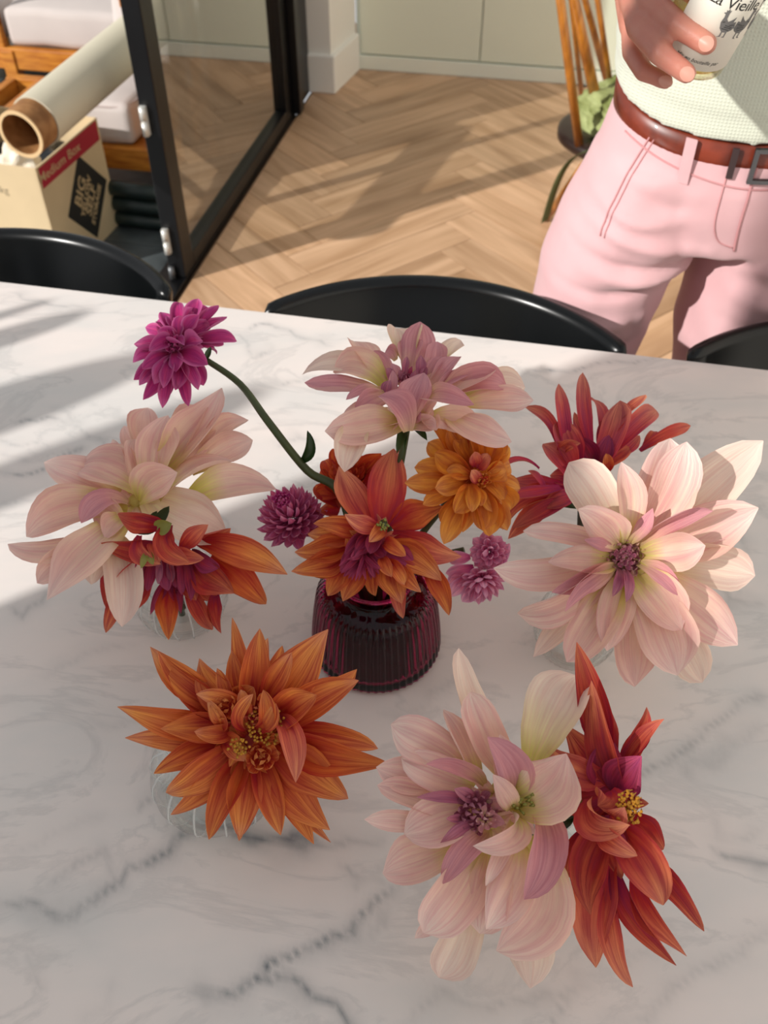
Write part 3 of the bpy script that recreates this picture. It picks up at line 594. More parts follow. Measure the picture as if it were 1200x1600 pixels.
# ================================================================= TABLE
tb = root('dining_table', (0, .45, 0), 'long dining table with a white grey-veined marble top under the flowers', 'table')
t0 = un(0, 440.5, .75); t1 = un(1190, 577.5, .75); TX = unit(t1 - t0); TY = np.array([-TX[1], TX[0], 0])
TL, TRt, TD = -.20, 1.25, 1.02
def tp(a, b_, z=.75): return t0*[1, 1, 0] + TX*a - TY*b_ + DZ*z
veins = [  # traced grey veins of the slab, pixel positions in the photograph; width mm, strength
 ([(-40,1430),(0,1427),(60,1430),(110,1425),(150,1410),(185,1390),(210,1365),(265,1340),(320,1308),(380,1300),(430,1305),(520,1312),(600,1300)], 9, .75),
 ([(180,1390),(140,1350),(90,1370),(40,1400)], 12, .35), ([(210,1262),(250,1240),(300,1228),(345,1215)], 5, .5),
 ([(295,1556),(335,1553),(380,1546),(410,1540),(425,1523),(445,1510),(470,1500),(490,1482),(515,1472),(548,1462),(575,1440),(600,1415),(640,1380)], 7, 1.0),
 ([(395,1546),(430,1552),(470,1556),(500,1575),(540,1598),(560,1620)], 6, .8), ([(600,1415),(590,1385),(560,1375),(540,1372),(520,1350)], 5, .55),
 ([(300,1556),(360,1560),(420,1545)], 14, .4), ([(40,1500),(52,1520),(50,1535)], 4, .4), ([(1000,1240),(1026,1202),(1073,1191),(1100,1160),(1120,1130),(1160,1112),(1230,1100)], 9, .55),
 ([(1060,1215),(1110,1200),(1150,1150),(1200,1130)], 14, .35), ([(1120,1310),(1160,1330),(1200,1343),(1230,1350)], 6, .55), ([(1120,810),(1145,840),(1160,870)], 8, .4),
 ([(1120,798),(1160,792),(1210,785)], 8, .5), ([(1110,900),(1150,945),(1200,935)], 8, .3), ([(1080,1230),(1130,1290),(1200,1290)], 10, .25),
 ([(815,578),(860,578),(920,573),(1000,566),(1080,562),(1130,562)], 5, .6), ([(800,690),(830,700),(870,690)], 6, .25),
 ([(0,735),(40,742),(80,730),(110,705),(125,690)], 6, .7), ([(20,655),(60,663),(90,655),(120,660),(140,668),(155,690)], 5, .6), ([(80,640),(120,655),(160,700),(180,690)], 5, .4), ([(0,700),(60,712),(120,700)], 10, .3),
 ([(0,690),(30,685),(80,688)], 5, .4), ([(0,795),(60,792),(100,795)], 6, .3), ([(0,460),(40,468),(100,475),(150,480)], 7, .4), ([(0,955),(40,960),(60,945),(100,930)], 6, .35), ([(300,1128),(220,1135),(130,1130)], 7, .15),
 ([(380,520),(420,510),(470,525),(520,535)], 5, .45), ([(330,505),(380,530),(400,555),(440,545)], 6, .35), ([(430,600),(500,590),(540,610)], 5, .3), ([(560,560),(600,545),(680,535)], 5, .25), ([(420,690),(460,680),(500,690)], 6, .3),
 ([(620,1590),(700,1555),(790,1548),(870,1560),(950,1530)], 9, .3), ([(880,1520),(960,1500),(1040,1490)], 14, .28), ([(560,1490),(600,1460),(610,1430)], 5, .35), ([(540,1400),(570,1360),(600,1345),(640,1360)], 7, .4),
 ([(1030,1030),(1080,1050),(1140,1045)], 7, .2), ([(600,1130),(650,1110),(700,1060),(740,1030)], 8, .2), ([(900,1560),(880,1600)], 6, .3), ([(950,1620),(1060,1540),(1150,1500),(1240,1480)], 10, .3), ([(60,1050),(140,1020),(220,1000)], 9, .18), ([(0,1330),(100,1300),(180,1270)], 12, .14), ([(170,1510),(160,1545),(130,1590)], 10, .16),
]
def table_top():
    st = .0045; na = int((TRt - TL) / st); nb = int(TD / st)
    A, Bb = np.meshgrid(np.linspace(TL, TRt, na), np.linspace(0, TD, nb), indexing='ij')
    V = (t0*[1, 1, 0])[None, None] + TX*A[..., None] - TY*Bb[..., None]; V[..., 2] = .75
    X, Y = V[..., 0], V[..., 1]; att = np.zeros_like(X); rs = np.random.RandomState(3)
    jx = sum(a * np.sin(X*fx + Y*fy + p) for a, fx, fy, p in [(.006, 31, 17, 1), (.004, -57, 66, 2), (.0025, 121, 98, .5), (.0014, 210, -160, 3)])
    jy = sum(a * np.sin(X*fx + Y*fy + p) for a, fx, fy, p in [(.006, 21, -37, 2), (.004, 67, 46, 5), (.0025, -101, 118, 1.5), (.0014, 190, 230, 2)])
    Xj, Yj = X + jx, Y + jy
    for pts, wd, sg in veins:
        W = [un(x, y, .75)[:2] for x, y in pts]; d2 = np.full_like(X, 9.); tt = np.zeros_like(X); n = len(W) - 1
        for i in range(n):
            a, b_ = W[i], W[i+1]; v = b_ - a; L2 = v @ v; t = np.clip(((Xj - a[0])*v[0] + (Yj - a[1])*v[1]) / L2, 0, 1)
            dd = (Xj - a[0] - t*v[0])**2 + (Yj - a[1] - t*v[1])**2; mk_ = dd < d2; d2[mk_] = dd[mk_]; tt[mk_] = ((t + i) / n)[mk_]
        s_ = wd / 1000 * .75; fade = np.clip(np.minimum(tt, 1 - tt) * 6 + .25, 0, 1)
        att = np.maximum(att, sg * fade * (.62 * np.exp(-d2 / (s_*.45)**2) + .38 * np.exp(-d2 / (s_*1.9)**2)))
    me = bpy.data.meshes.new('tabletop'); nV = na * nb; co = V.reshape(-1, 3)
    bot = []
    idx = np.arange(nV).reshape(na, nb); Q = np.stack([idx[:-1, :-1], idx[:-1, 1:], idx[1:, 1:], idx[1:, :-1]], -1).reshape(-1, 4)
    ring = list(idx[:, 0]) + list(idx[-1, 1:]) + list(idx[-2::-1, -1]) + list(idx[0, -2:0:-1])
    rv = co[ring].copy(); n_ = len(ring)
    cen = rv.mean(0); r1 = rv.copy(); r1[:, :2] += (r1[:, :2] - cen[:2]) / np.linalg.norm(r1[:, :2] - cen[:2], axis=1)[:, None] * .0012; r1[:, 2] -= .0015
    r2_ = r1.copy(); r2_[:, 2] = .75 - .018
    allc = np.vstack([co, r1, r2_]); Fs = [tuple(q_) for q_ in Q.tolist()]
    for k in range(n_):
        k2 = (k+1) % n_; Fs.append((ring[k], nV+k, nV+k2, ring[k2])); Fs.append((nV+k, nV+n_+k, nV+n_+k2, nV+k2))
    Fs.append(tuple(nV + n_ + k for k in range(n_)))
    me.from_pydata(allc.tolist(), [], Fs); me.update()
    a_ = me.attributes.new('vein', 'FLOAT', 'POINT'); a_.data.foreach_set('value', np.concatenate([att.ravel(), np.zeros(2*n_)]).astype('f'))
    m, nt, b, N, L = new_mat('marble'); at_ = N('ShaderNodeAttribute'); at_.attribute_name = 'vein'
    tc = N('ShaderNodeTexCoord'); mp = N('ShaderNodeMapping'); mp.inputs['Rotation'].default_value = (0, 0, math.radians(-25)); mp.inputs['Scale'].default_value = (1, 2.2, 1); L(tc.outputs['Object'], mp.inputs[0])
    n1 = N('ShaderNodeTexNoise'); n1.inputs['Scale'].default_value = 14; n1.inputs['Detail'].default_value = 8; n1.inputs['Roughness'].default_value = .65; L(tc.outputs['Object'], n1.inputs[0])
    mr = N('ShaderNodeMapRange'); mr.inputs[1].default_value = .38; mr.inputs[2].default_value = .66; mr.inputs[3].default_value = .5; mr.inputs[4].default_value = 1.25; L(n1.outputs[0], mr.inputs[0])
    mu = N('ShaderNodeMath'); mu.operation = 'MULTIPLY'; L(at_.outputs['Fac'], mu.inputs[0]); L(mr.outputs[0], mu.inputs[1])
    # faint random veining
    n2 = N('ShaderNodeTexNoise'); n2.inputs['Scale'].default_value = 3.4; n2.inputs['Detail'].default_value = 9; n2.inputs['Roughness'].default_value = .6; n2.inputs['Distortion'].default_value = 1.2; L(mp.outputs[0], n2.inputs[0])
    s1 = N('ShaderNodeMath'); s1.operation = 'SUBTRACT'; s1.inputs[1].default_value = .5; L(n2.outputs[0], s1.inputs[0]); s2_ = N('ShaderNodeMath'); s2_.operation = 'ABSOLUTE'; L(s1.outputs[0], s2_.inputs[0])
    m2 = N('ShaderNodeMapRange'); m2.inputs[1].default_value = 0; m2.inputs[2].default_value = .035; m2.inputs[3].default_value = .16; m2.inputs[4].default_value = 0; L(s2_.outputs[0], m2.inputs[0])
    mx_ = N('ShaderNodeMath'); mx_.operation = 'MAXIMUM'; L(mu.outputs[0], mx_.inputs[0]); L(m2.outputs[0], mx_.inputs[1]); mx_.use_clamp = True
    c0 = N('ShaderNodeMix'); c0.data_type = 'RGBA'; c0.inputs['A'].default_value = lin('E6DCD6'); c0.inputs['B'].default_value = lin('D8D4D0')
    n3 = N('ShaderNodeTexNoise'); n3.inputs['Scale'].default_value = 5; n3.inputs['Detail'].default_value = 4; L(mp.outputs[0], n3.inputs[0]); m3 = N('ShaderNodeMapRange'); m3.inputs[1].default_value = .4; m3.inputs[2].default_value = .65; L(n3.outputs[0], m3.inputs[0]); L(m3.outputs[0], c0.inputs['Factor'])
    c1 = N('ShaderNodeMix'); c1.data_type = 'RGBA'; L(mx_.outputs[0], c1.inputs['Factor']); L(c0.outputs['Result'], c1.inputs['A']); c1.inputs['B'].default_value = lin('6E7478')
    L(c1.outputs['Result'], b.inputs['Base Color']); b.inputs['Roughness'].default_value = .32; b.inputs['Specular IOR Level'].default_value = .45
    link('tabletop', me, m, tb, False)
table_top()
for a, b_ in ((TL + .12, .10), (TRt - .12, .10), (TL + .12, TD - .1), (TRt - .12, TD - .1)):
    tube('leg', [tp(a, b_, 0), tp(a, b_, .70)], [.016, .022], M['black'], tb, 16)

# ================================================================= CHAIRS
def chair(lbl):
    RZC = .742; E0, E1 = un(412, 480, RZC), un(980, 545, RZC)
    mid = (E0 + E1) / 2; ex = unit(E1 - E0); h = np.linalg.norm(E1 - E0) / 2; ey = np.array([-ex[1], ex[0], 0]); sg = .126
    Rr = (h*h + sg*sg) / (2*sg); cc = (mid + ey * (sg - Rr)) * [1, 1, 0]; am = math.asin(h / Rr)
    rt = root('dining_chair', mid*[1, 1, 0] - ey*.15, lbl, 'chair', 'black dining chairs along the far side of the table')
    # curved back band
    n = 44; prof = []
    th, hh = .012, .17
    for k in range(9):
        t = math.pi * k / 8; prof.append((th*math.cos(t), -.0 + th*math.sin(t)))
    prof = [(th, -hh)] + [(th, -hh*.5)] + prof + [(-th, -hh*.5), (-th, -hh)]
    V = []; m_ = len(prof)
    for i in range(n + 1):
        u = -1 + 2*i/n; a = am*u*1.0; end = max(0, (abs(u) - .93) / .07); shr = math.sqrt(max(.02, 1 - end**2 * .98))
        rd = ex*math.sin(a) + ey*math.cos(a)
        for (o, z) in prof:
            zz = .730 + z*shr if z > 0 else .730 + z*(1 if abs(u) < .55 else 1 - .38*((abs(u) - .55)/.45)**2)
            ti = 1 - .10*(.730 - zz)/.17
            V.append(cc + rd*(Rr*ti + o*shr) + DZ*zz)
    Fc = [(i*m_+k, i*m_+(k+1) % m_, (i+1)*m_+(k+1) % m_, (i+1)*m_+k) for i in range(n) for k in range(m_)]
    Fc += [tuple(range(m_))[::-1], tuple(range(n*m_, n*m_+m_))]
    mesh('backrest', V, Fc, M['black'], rt)
    sc0 = mid*[1, 1, 0] - ey*.13
    V = []; ns = 40
    for z, k in ((.462, .90), (.455, .99), (.445, 1.0), (.432, .97)):
        for i in range(ns):
            t = 2*math.pi*i/ns; c_, s_ = math.cos(t), math.sin(t)
            V.append(sc0 + ex*.215*k*abs(c_)**.7*(1 if c_ > 0 else -1) + ey*.205*k*abs(s_)**.7*(1 if s_ > 0 else -1) + DZ*(z - .01*(k < .95)))
    Fc = [(r*ns+i, r*ns+(i+1) % ns, (r+1)*ns+(i+1) % ns, (r+1)*ns+i) for r in range(3) for i in range(ns)] + [tuple(range(ns))[::-1], tuple(range(3*ns, 4*ns))]
    mesh('seat', V, Fc, M['black'], rt)
    for sx in (-1, 1):
        tube('leg', [sc0 + ex*.19*sx - ey*.18 + DZ*0, sc0 + ex*.17*sx - ey*.15 + DZ*.44], [.010, .015], M['black'], rt, 12)
        tube('leg', [sc0 + ex*.20*sx + ey*.21 + DZ*0, sc0 + ex*.165*sx + ey*.15 + DZ*.44], [.010, .015], M['black'], rt, 12)
        tube('back_post', [sc0 + ex*.15*sx + ey*.13 + DZ*.44, sc0 + ex*.155*sx + ey*.19 + DZ*.52, cc + (ex*math.sin(am*.6*sx) + ey*math.cos(am*.6))*(Rr*.92) + DZ*.62], [.014, .013, .011], M['black'], rt, 12)
    return rt
ch = chair('black curved-back dining chair in the middle, behind the upright pink dahlia')
def dup(r, off, label):
    c = r.copy(); sc.collection.objects.link(c); c.location = r.location + Vector(off); c['label'] = label; ROOTS.append(c)
    for k in list(r.children):
        q_ = k.copy(); sc.collection.objects.link(q_); q_.parent = c
        if q_.matrix_parent_inverse != k.matrix_parent_inverse: q_.matrix_parent_inverse = k.matrix_parent_inverse
    return c
dup(ch, un(260, 455, .742) - un(980, 545, .742), 'black curved-back dining chair at the left, in front of the cardboard box')
dup(ch, un(1078, 552, .742) - un(412, 480, .742), 'black curved-back dining chair at the right edge, in front of the pink trousers')

# ================================================================= SPINDLE CHAIR
SZ = .33
sp = root('spindle_chair', un(960, 215, SZ)*[1, 1, 0], 'low honey wood spindle-back chair with olive cloth, left of the pink trousers', 'chair')
sc1 = un(975, 205, SZ)
V = []; ns = 36
for z, k in ((SZ + .008, .93), (SZ, 1.), (SZ - .02, 1.), (SZ - .03, .93)):
    for i in range(ns): t = 2*math.pi*i/ns; V.append(sc1*[1, 1, 0] + np.array([.19*k*math.cos(t), .19*k*math.sin(t), z]))
Fc = [(r*ns+i, r*ns+(i+1) % ns, (r+1)*ns+(i+1) % ns, (r+1)*ns+i) for r in range(3) for i in range(ns)] + [tuple(range(ns))[::-1], tuple(range(3*ns, 4*ns))]
mesh('seat', V, Fc, M['dkseat'], sp)
spin = [((905, 228), (868, -60), .013, .011), ((909, 150), (886, -60), .008, .007), ((940, 196), (884, -60), .017, .013), ((949, 128), (898, -60), .012, .009), ((960, 175), (925, -60), .009, .008)]
for k, (p, q_, r0, r1) in enumerate(spin):
    a = un(p[0], p[1], SZ); d0 = pr(a)[2]; tube('back_post' if k in (0, 2) else 'spindle', [a, at(q_[0], q_[1], d0 - .42)], [r0, r1], M['spind'], sp, 12)
tops = [at(q_[0], q_[1], pr(un(p[0], p[1], SZ))[2] - .42) for p, q_, _, _ in spin]
tube('crest_rail', bez([tops[0] - [.03, 0, 0], (tops[0] + tops[4])/2 + [0, 0, .02], tops[4] + [.03, 0, 0]], 10), .018, M['spind'], sp, 12)
lt = un(905, 262, SZ - .02); lb = un(852, 343, .0)
tube('leg', [lb, lt + [0.02, 0.01, 0]], [.012, .017], M['spind'], sp, 12)
for dx, dy in ((.17, .2), (.2, -.12), (-.05, .22)): tube('leg', [sc1*[1, 1, 0] + [dx, dy, 0], sc1*[1, 1, 0] + [dx*.6, dy*.6, SZ - .02]], [.012, .017], M['spind'], sp, 12)
def cloth_blob(c, s, seed, name, mat, label, cat):
    bm = bmesh.new(); bmesh.ops.create_icosphere(bm, subdivisions=5, radius=1)
    for v in bm.verts:
        x, y, z = v.co; r = 1 + .10*math.sin(9*x + 4*y + seed) + .07*math.sin(14*y - 11*z + seed) + .04*math.sin(25*x + 19*z)
        v.co = Vector((c[0] + x*r*s[0], c[1] + y*r*s[1], max(c[2] + z*r*s[2], SZ + .0085)))
    return tag(from_bm(name, bm, mat, None, True), label, cat)
cloth_blob(sc1 + [.02, -.01, .055], (.15, .16, .075), 2, 'folded_cloth', M['olive'], 'olive green cloth bundled on the seat of the spindle-back chair', 'cloth')
# strap hanging from the seat
stp = [un(925, 235, SZ+.02), at(893, 236, 2.50), at(873, 262, 2.60), at(862, 310, 2.78), at(851, 346, 2.93)]
V = []; pts = bez(stp, 18)
for i, p in enumerate(pts):
    wv = R_*.012 + U_*.006
    for s_, o in ((-1, 0), (1, 0), (1, .003), (-1, .003)): V.append(p + wv*s_ + F_*o)
Fc = [(i*4+k, i*4+(k+1) % 4, (i+1)*4+(k+1) % 4, (i+1)*4+k) for i in range(len(pts)-1) for k in range(4)]
tag(mesh('strap', V, Fc, M['strap'], None), 'dark olive strap hanging down from the spindle-back chair seat to the floor', 'strap')

# ================================================================= VASES  name: x, y, height
VASES = {}
v_ = un(588, 1004, .75); VASES['wine'] = (v_[0], v_[1], .098)
v_ = un(290, 958, .75); VASES['a'] = (v_[0], v_[1], .085)
v_ = un(347, 1232, .75); VASES['b'] = (v_[0], v_[1], .085)
v_ = un(893, 1010, .75); VASES['c'] = (v_[0], v_[1], .085)
v_ = un(838, 1345, .75); VASES['d'] = (v_[0], v_[1], .085)
def vase(key, prof, inner, mat, label, n=128, ribs=0, amp=0., zr=(0, 1), tw=0, water=None, solid=False):
    x, y, h = VASES[key]; c = (x, y, .7502)
    r = root('bud_vase', c, label, 'vase', 'small vases on the table')
    thin = mat is M['thin']; full = prof if thin else prof + inner[::-1]; no = len(prof)
    V = []; Fc = []
    for i, (rr, z) in enumerate(full):
        for k in range(n):
            t = 2*math.pi*k/n; q_ = rr
            if ribs and i < no and zr[0] < z < zr[1]: q_ = rr*(1 + amp*(abs(math.cos((ribs*t + tw*z)/2))*2 - 1))
            V.append((c[0] + q_*math.cos(t), c[1] + q_*math.sin(t), c[2] + z))
    m_ = len(full)
    for i in range(m_-1):
        for k in range(n): Fc.append((i*n+k, i*n+(k+1) % n, (i+1)*n+(k+1) % n, (i+1)*n+k))
    Fc.append(tuple(range(n))[::-1])
    if not thin: Fc.append(tuple(range((m_-1)*n, m_*n)))
    o = mesh('vase_body', V, Fc, mat, r)
    if thin:
        rt_, zt_ = prof[-1]; tube('rim', [(c[0] + (rt_-.0006)*math.cos(2*math.pi*k/40), c[1] + (rt_-.0006)*math.sin(2*math.pi*k/40), c[2] + zt_) for k in range(41)], .0011, mat, r, 8)
        if key in 'ab':
            for k in range(ribs - 2):
                a_ = 2*math.pi*k/(ribs - 2); pts = [(c[0] + (q_ + .0004)*math.cos(a_ + tw*z*.03), c[1] + (q_ + .0004)*math.sin(a_ + tw*z*.03), c[2] + z) for q_, z in prof[2:-6:2]]
                tube('rib', pts, .0009, M['ribglass'], r, 6)
        for rr_, zz_ in ((prof[0][0]*1.15, .0028), (prof[0][0]*1.5, .010)): tube('base_ring', [(c[0] + rr_*math.cos(2*math.pi*k/40), c[1] + rr_*math.sin(2*math.pi*k/40), c[2] + zz_) for k in range(41)], .0014, mat, r, 8)
    if water:
        rw = [rr for rr, z in inner if z <= water][-1] * .995; V, Fc = lathe_geo([(rw, water), (rw, water + .0002)], c, 48); mesh('water_surface', V, Fc, M['watersurf'], r, smooth=False)
    return r
def sm(pts, n=5):
    P = [np.array(p) for p in pts]; out = []
    for i in range(len(P) - 1):
        p0, p1, p2, p3 = P[max(i-1, 0)], P[i], P[i+1], P[min(i+2, len(P)-1)]
        for k in range(n):
            t = k/n; out.append(tuple(.5*((2*p1) + (-p0+p2)*t + (2*p0-5*p1+4*p2-p3)*t*t + (-p0+3*p1-3*p2+p3)*t**3)))
    out.append(tuple(P[-1])); return out
vase('wine', sm([(.050, 0), (.0575, .003), (.059, .010), (.0565, .04), (.053, .066), (.0505, .075), (.046, .081), (.036, .0845), (.033, .088), (.0335, .094), (.0355, .098)], 4),
     sm([(.046, .006), (.052, .012), (.050, .045), (.0475, .066), (.043, .074), (.033, .079), (.0295, .086), (.0305, .0975)], 4), M['wine'], 'fluted burgundy glass vase in the middle of the table', n=336, ribs=56, amp=.016, zr=(.004, .080))
clearp = lambda R, hgt: (sm([(R*.55, 0), (R*.80, .003), (R*.99, .020), (R, .035), (R*.88, .053), (R*.52, .066), (R*.40, .072), (R*.40, .080), (R*.50, hgt)], 4), sm([(R*.45, .005), (R*.74, .007), (R*.94, .021), (R*.95, .035), (R*.83, .051), (R*.47, .063), (R*.35, .071), (R*.35, .08), (R*.46, hgt)], 4))
p_, i_ = clearp(.043, .085); vase('a', p_, i_, M['thin'], 'clear ribbed round glass vase under the drooping red dahlia at left', n=180, ribs=18, amp=.010, zr=(.004, .06), water=.035)
p_, i_ = clearp(.052, .085); vase('b', p_, i_, M['thin'], 'clear ribbed round glass vase under the burnt orange dahlia', n=180, ribs=16, amp=.010, zr=(.004, .06), tw=25, water=.035)
p_, i_ = clearp(.037, .085); vase('c', p_, i_, M['thin'], 'clear glass vase with a fine ribbed texture under the wide cream dahlia at right', n=240, ribs=40, amp=.03, zr=(.003, .07), tw=120, water=.03)
p_, i_ = clearp(.038, .085); vase('d', p_, i_, M['thin'], 'clear glass vase between the front cream dahlia and the red dahlia', n=180, ribs=14, amp=.02, zr=(.004, .06), water=.035)

# @@FLOWERS
# ================================================================= FLOWERS
PT = dict(q=1.9, tm=.55); RD = dict(q=2.6, tm=.58); SH = dict(q=1.35, tm=.45)
def o(**k): return k
# ---- wide cream dahlia, right
C = Flower('wide open cream dahlia with a yellow throat and pink heart, at the right', 977, 868, .90, .05, .10, (760, 560, 2.727), 'c', 'cream', joint=(590, 860), jh=-.025, hub=(590,850), pull=0.4)
C.petals([(640,800,1132,378,225,-.022,.05,0,'pale'),(660,840,1095,625,200,-.010,.08),(690,880,1140,925,185,-.014,.08,0,'pale'),(650,950,950,1415,185,-.026,.06,0,'pale'),(620,960,610,1385,180,-.022,.08),
 (520,940,205,1262,110,-.026,.05,0,'pale'),(560,800,345,425,190,-.008,.10,.06,'pale'),(500,860,45,930,170,-.010,.10,-.05),(520,780,152,728,110,-.012,.12,.03),(600,800,790,335,215,-.004,.10)], **RD)
C.petals([(640,790,852,360,185,.006,.10,.03),(680,930,1052,1215,200,-.004,.10,-.03),(640,950,795,1342,205,.0,.10),(540,960,340,1285,165,-.002,.08,0),(500,900,128,1120,175,-.004,.10,-.03)], hb=0, **RD)
C.petals([(590,760,575,440,130,.016,.13,.04),(560,770,395,635,150,.018,.12,.05,None,o(ruff=.14)),(680,800,1000,770,20,.0,.1),(690,830,918,800,165,.018,.16,0,None,o(cup=.35)),(640,930,818,1155,175,.010,.14),(580,940,505,1238,150,.006,.12),
 (510,870,262,852,135,.012,.13),(510,890,280,985,100,.018,.16,-.08,'pinkish'),(680,770,940,640,95,.020,.15,-.12,'pinkish'),(520,910,318,1058,85,.022,.15,.1,'pinkish'),(680,890,828,1018,75,.024,.2,-.1,'pinkish'),
 (620,745,712,642,62,.026,.15,0,'pinkish'),(520,790,425,772,50,.024,.1,0,'pinkish'),(590,930,600,1038,50,.026,.12,0,'mauve'),(545,920,540,1012,42,.024,.12,0,'mauve')], hb=.3, **PT)
C.fill(590,850,170,12,'cream',h=.002)
C.heart(590,845,112,46,'coralC',h=.006,dome=.28,wfac=.5,inward=.55,tall=1.1)
C.heart(590,850,60,16,'mauve',h=.014,dome=.3,wfac=.5,inward=.5)
# ---- burnt orange dahlia, front left
E = Flower('burnt orange dahlia with curled centre over the round clear vase, front left', 400, 1152, .86, .03, .15, (170, 950, 2.667), 'b', 'orange', joint=(600, 560), jh=-.03, hub=(600,550), pull=0.6)
E.petals([(430,320,155,163,110,-.012),(420,360,208,212,110,-.010),(450,430,45,405,125,-.012),(400,500,98,525,110,-.014),(430,560,185,692,110,-.010),(480,680,253,872,100,-.010),(480,720,430,900,70,-.016),
 (720,700,917,965,60,-.02),(720,690,835,962,120,-.010),(820,480,1152,585,110,-.012),(760,330,1058,258,110,-.014),(580,300,520,45,95,-.008),(640,290,665,110,90,-.010),(670,280,737,148,80,-.012),(590,700,545,1000,60,-.02)], **SH)
E.petals([(500,350,352,215,150,.0),(560,330,515,180,90,.0),(470,460,222,505,115,.002),(470,580,213,790,145,.0),(560,650,420,962,130,-.002),(590,680,543,975,130,.0),(640,680,715,942,115,.0),(700,650,915,918,160,-.004),
 (750,570,1005,812,185,.002),(800,480,1158,635,140,.0),(800,420,1048,292,140,.004),(680,340,897,95,185,.004),(590,330,625,82,120,.006)], hb=.2, **SH)
E.pull=.2
E.petals([(660,350,762,185,85,.018),(740,430,862,352,140,.022,.25,.05,None,o(cup=.4)),(720,430,778,722,90,.035,.3,-.1,'coral'),(560,340,605,330,110,.016),(540,400,362,362,80,.024,.25,.1),(480,430,450,250,60,.014,.15,.1),
 (500,480,360,512,70,.018,.2,-.1),(440,560,560,640,90,.022,.2,-.15),(420,500,400,380,60,.026,.3,.2)], hb=.3, **PT)
E.fill(600,560,200,13,'orange',h=.0); E.fill(590,550,130,9,'orange',h=.008)
E.stamens(650,490,75,70,h=.020); E.stamens(545,575,35,30,h=.022)
E.heart(630,620,88,13,'orange',h=.020,dome=.35,wfac=.8,inward=.9,tall=1.0)
E.heart(480,410,80,12,'orange',h=.022,dome=.35,wfac=.8,inward=.8)
E.heart(610,440,60,9,'coral',h=.024,dome=.4,wfac=.8,inward=.8)
E.heart(655,395,50,6,'orange',h=.026,dome=.4,wfac=.9,inward=.8)
E.petals([(560,440,545,340,55,.03,.2,.1),(560,500,600,360,50,.034,.3,-.2),(600,500,640,340,60,.034,.25,.2),(640,480,700,400,70,.034,.3,.1)], hb=.6, **RD)
# ---- cream pink dahlia, front right
D = Flower('large blush dahlia leaning left beside the red one, nearest at the front', 742, 1268, .885, .18, .25, (560, 1000, 2.143), 'd', 'cream', joint=(560, 545), jh=-.03, hub=(430,590), pull=0.18)
D.petals([(440,350,318,45,140,-.012,.12,-.06,'pale'),(610,370,738,82,200,-.006,.10,-.05,'pale'),(320,440,66,425,120,-.016),(300,570,66,497,110,-.012,.1),(270,610,36,592,80,-.014),(320,700,70,770,150,-.014),
 (370,900,268,1140,150,-.022,.1,0,'pale'),(560,930,578,1137,145,-.024,.12,0,'pale'),(350,900,190,992,60,-.02),(600,560,690,622,95,-.010,.2,0,None)], **RD)
D.petals([(360,410,96,290,150,-.002,.12),(390,430,292,225,125,.002,.15),(380,470,140,392,130,.002),(390,560,145,650,150,.002,.12),(600,680,455,1045,200,.0,.2,-.32),(400,730,218,985,180,.0,.15),(450,720,398,992,150,.006,.14),(500,420,372,168,130,.010,.12)], hb=.1, **RD)
D.petals([(560,700,418,948,150,.014,.16,-.05),(520,530,690,388,190,.022,.28,.1,None,o(curl=-.05,ruff=.14)),(520,520,430,330,120,.024,.25,.12,'pinkish'),(630,560,560,880,125,.028,.2,-.12,'pinkish',o(ruff=.16)),
 (540,580,385,700,85,.030,.3,-.15,None,o(ruff=.1)),(420,460,225,398,60,.018,.14,.1,'pinkish'),(430,650,275,820,85,.016,.2,.14,'pinkish'),(530,610,422,820,60,.020,.15,.08),(520,500,480,320,100,.02,.2),(530,560,450,450,80,.028,.3,0,'cream')], hb=.3, **PT)
D.petals([(390,545,195,527,42,.014,.1,.05,'mauve'),(390,520,320,490,42,.018,.1,0,'mauve'),(400,620,280,690,46,.018,.12,.1,'mauve'),(420,540,500,550,50,.02,.1,0,'pinkish'),(420,600,490,610,50,.02,.1,0,'pinkish'),(330,600,290,600,30,.02,.1,0,'mauve')], hb=.5, **PT)
D.fill(470,500,95,7,'cream',h=.002); D.fill(430,600,150,11,'cream',h=.0); D.fill(530,550,110,8,'cream',h=.0)
D.heart(395,575,80,30,'mauve',h=.014,dome=.6,wfac=.42,inward=.4)
D.heart(430,600,45,12,'pinkish',h=.022,dome=.5,wfac=.5,inward=.2)
D.stamens(535,545,26,14,h=.010,mat='sepal',ln=.012)
# ---- upright blush dahlia, back centre
A = Flower('upright blush pink dahlia seen from the side, behind the middle of the bunch', 634, 606, .965, 0, .75, (460, 500, 3.158), 'wine', 'pinkish', joint=(560, 500), jh=-.004)
A.petals([(440,300,22,235,130,-.01,.08,.05,'pale'),(560,220,512,20,170,-.012,.08,0,'pale'),(700,230,815,108,110,-.012,.1,0,'pale'),(420,360,75,345,170,-.004,.12,.03),(430,280,300,70,160,-.004,.1,-.02,'cream'),(840,380,1145,330,170,-.012,.12,.05,'pale'),
 (820,420,1158,398,140,-.008,.06,-.05,'cream'),(760,460,1062,612,195,.0,.12,.12,'cream'),(340,500,240,735,150,-.002,.1,0,'pale'),(560,500,170,560,190,.006,.12,-.10,'cream'),(400,440,245,465,100,.0,.1,0,'cream')], hb=.2, **RD)
A.petals([(440,330,178,235,160,.004,.14,.06,'cream'),(560,300,612,35,185,.006,.06,0),(660,300,700,120,120,.004,.08,.05),(680,380,978,250,175,.008,.15,.10,'cream'),(720,400,1060,308,160,.012,.10,-.05),(660,370,812,165,110,.010,.1,.06),
 (580,540,700,540,110,.010,.1,0,'cream')], hb=.2, **RD)
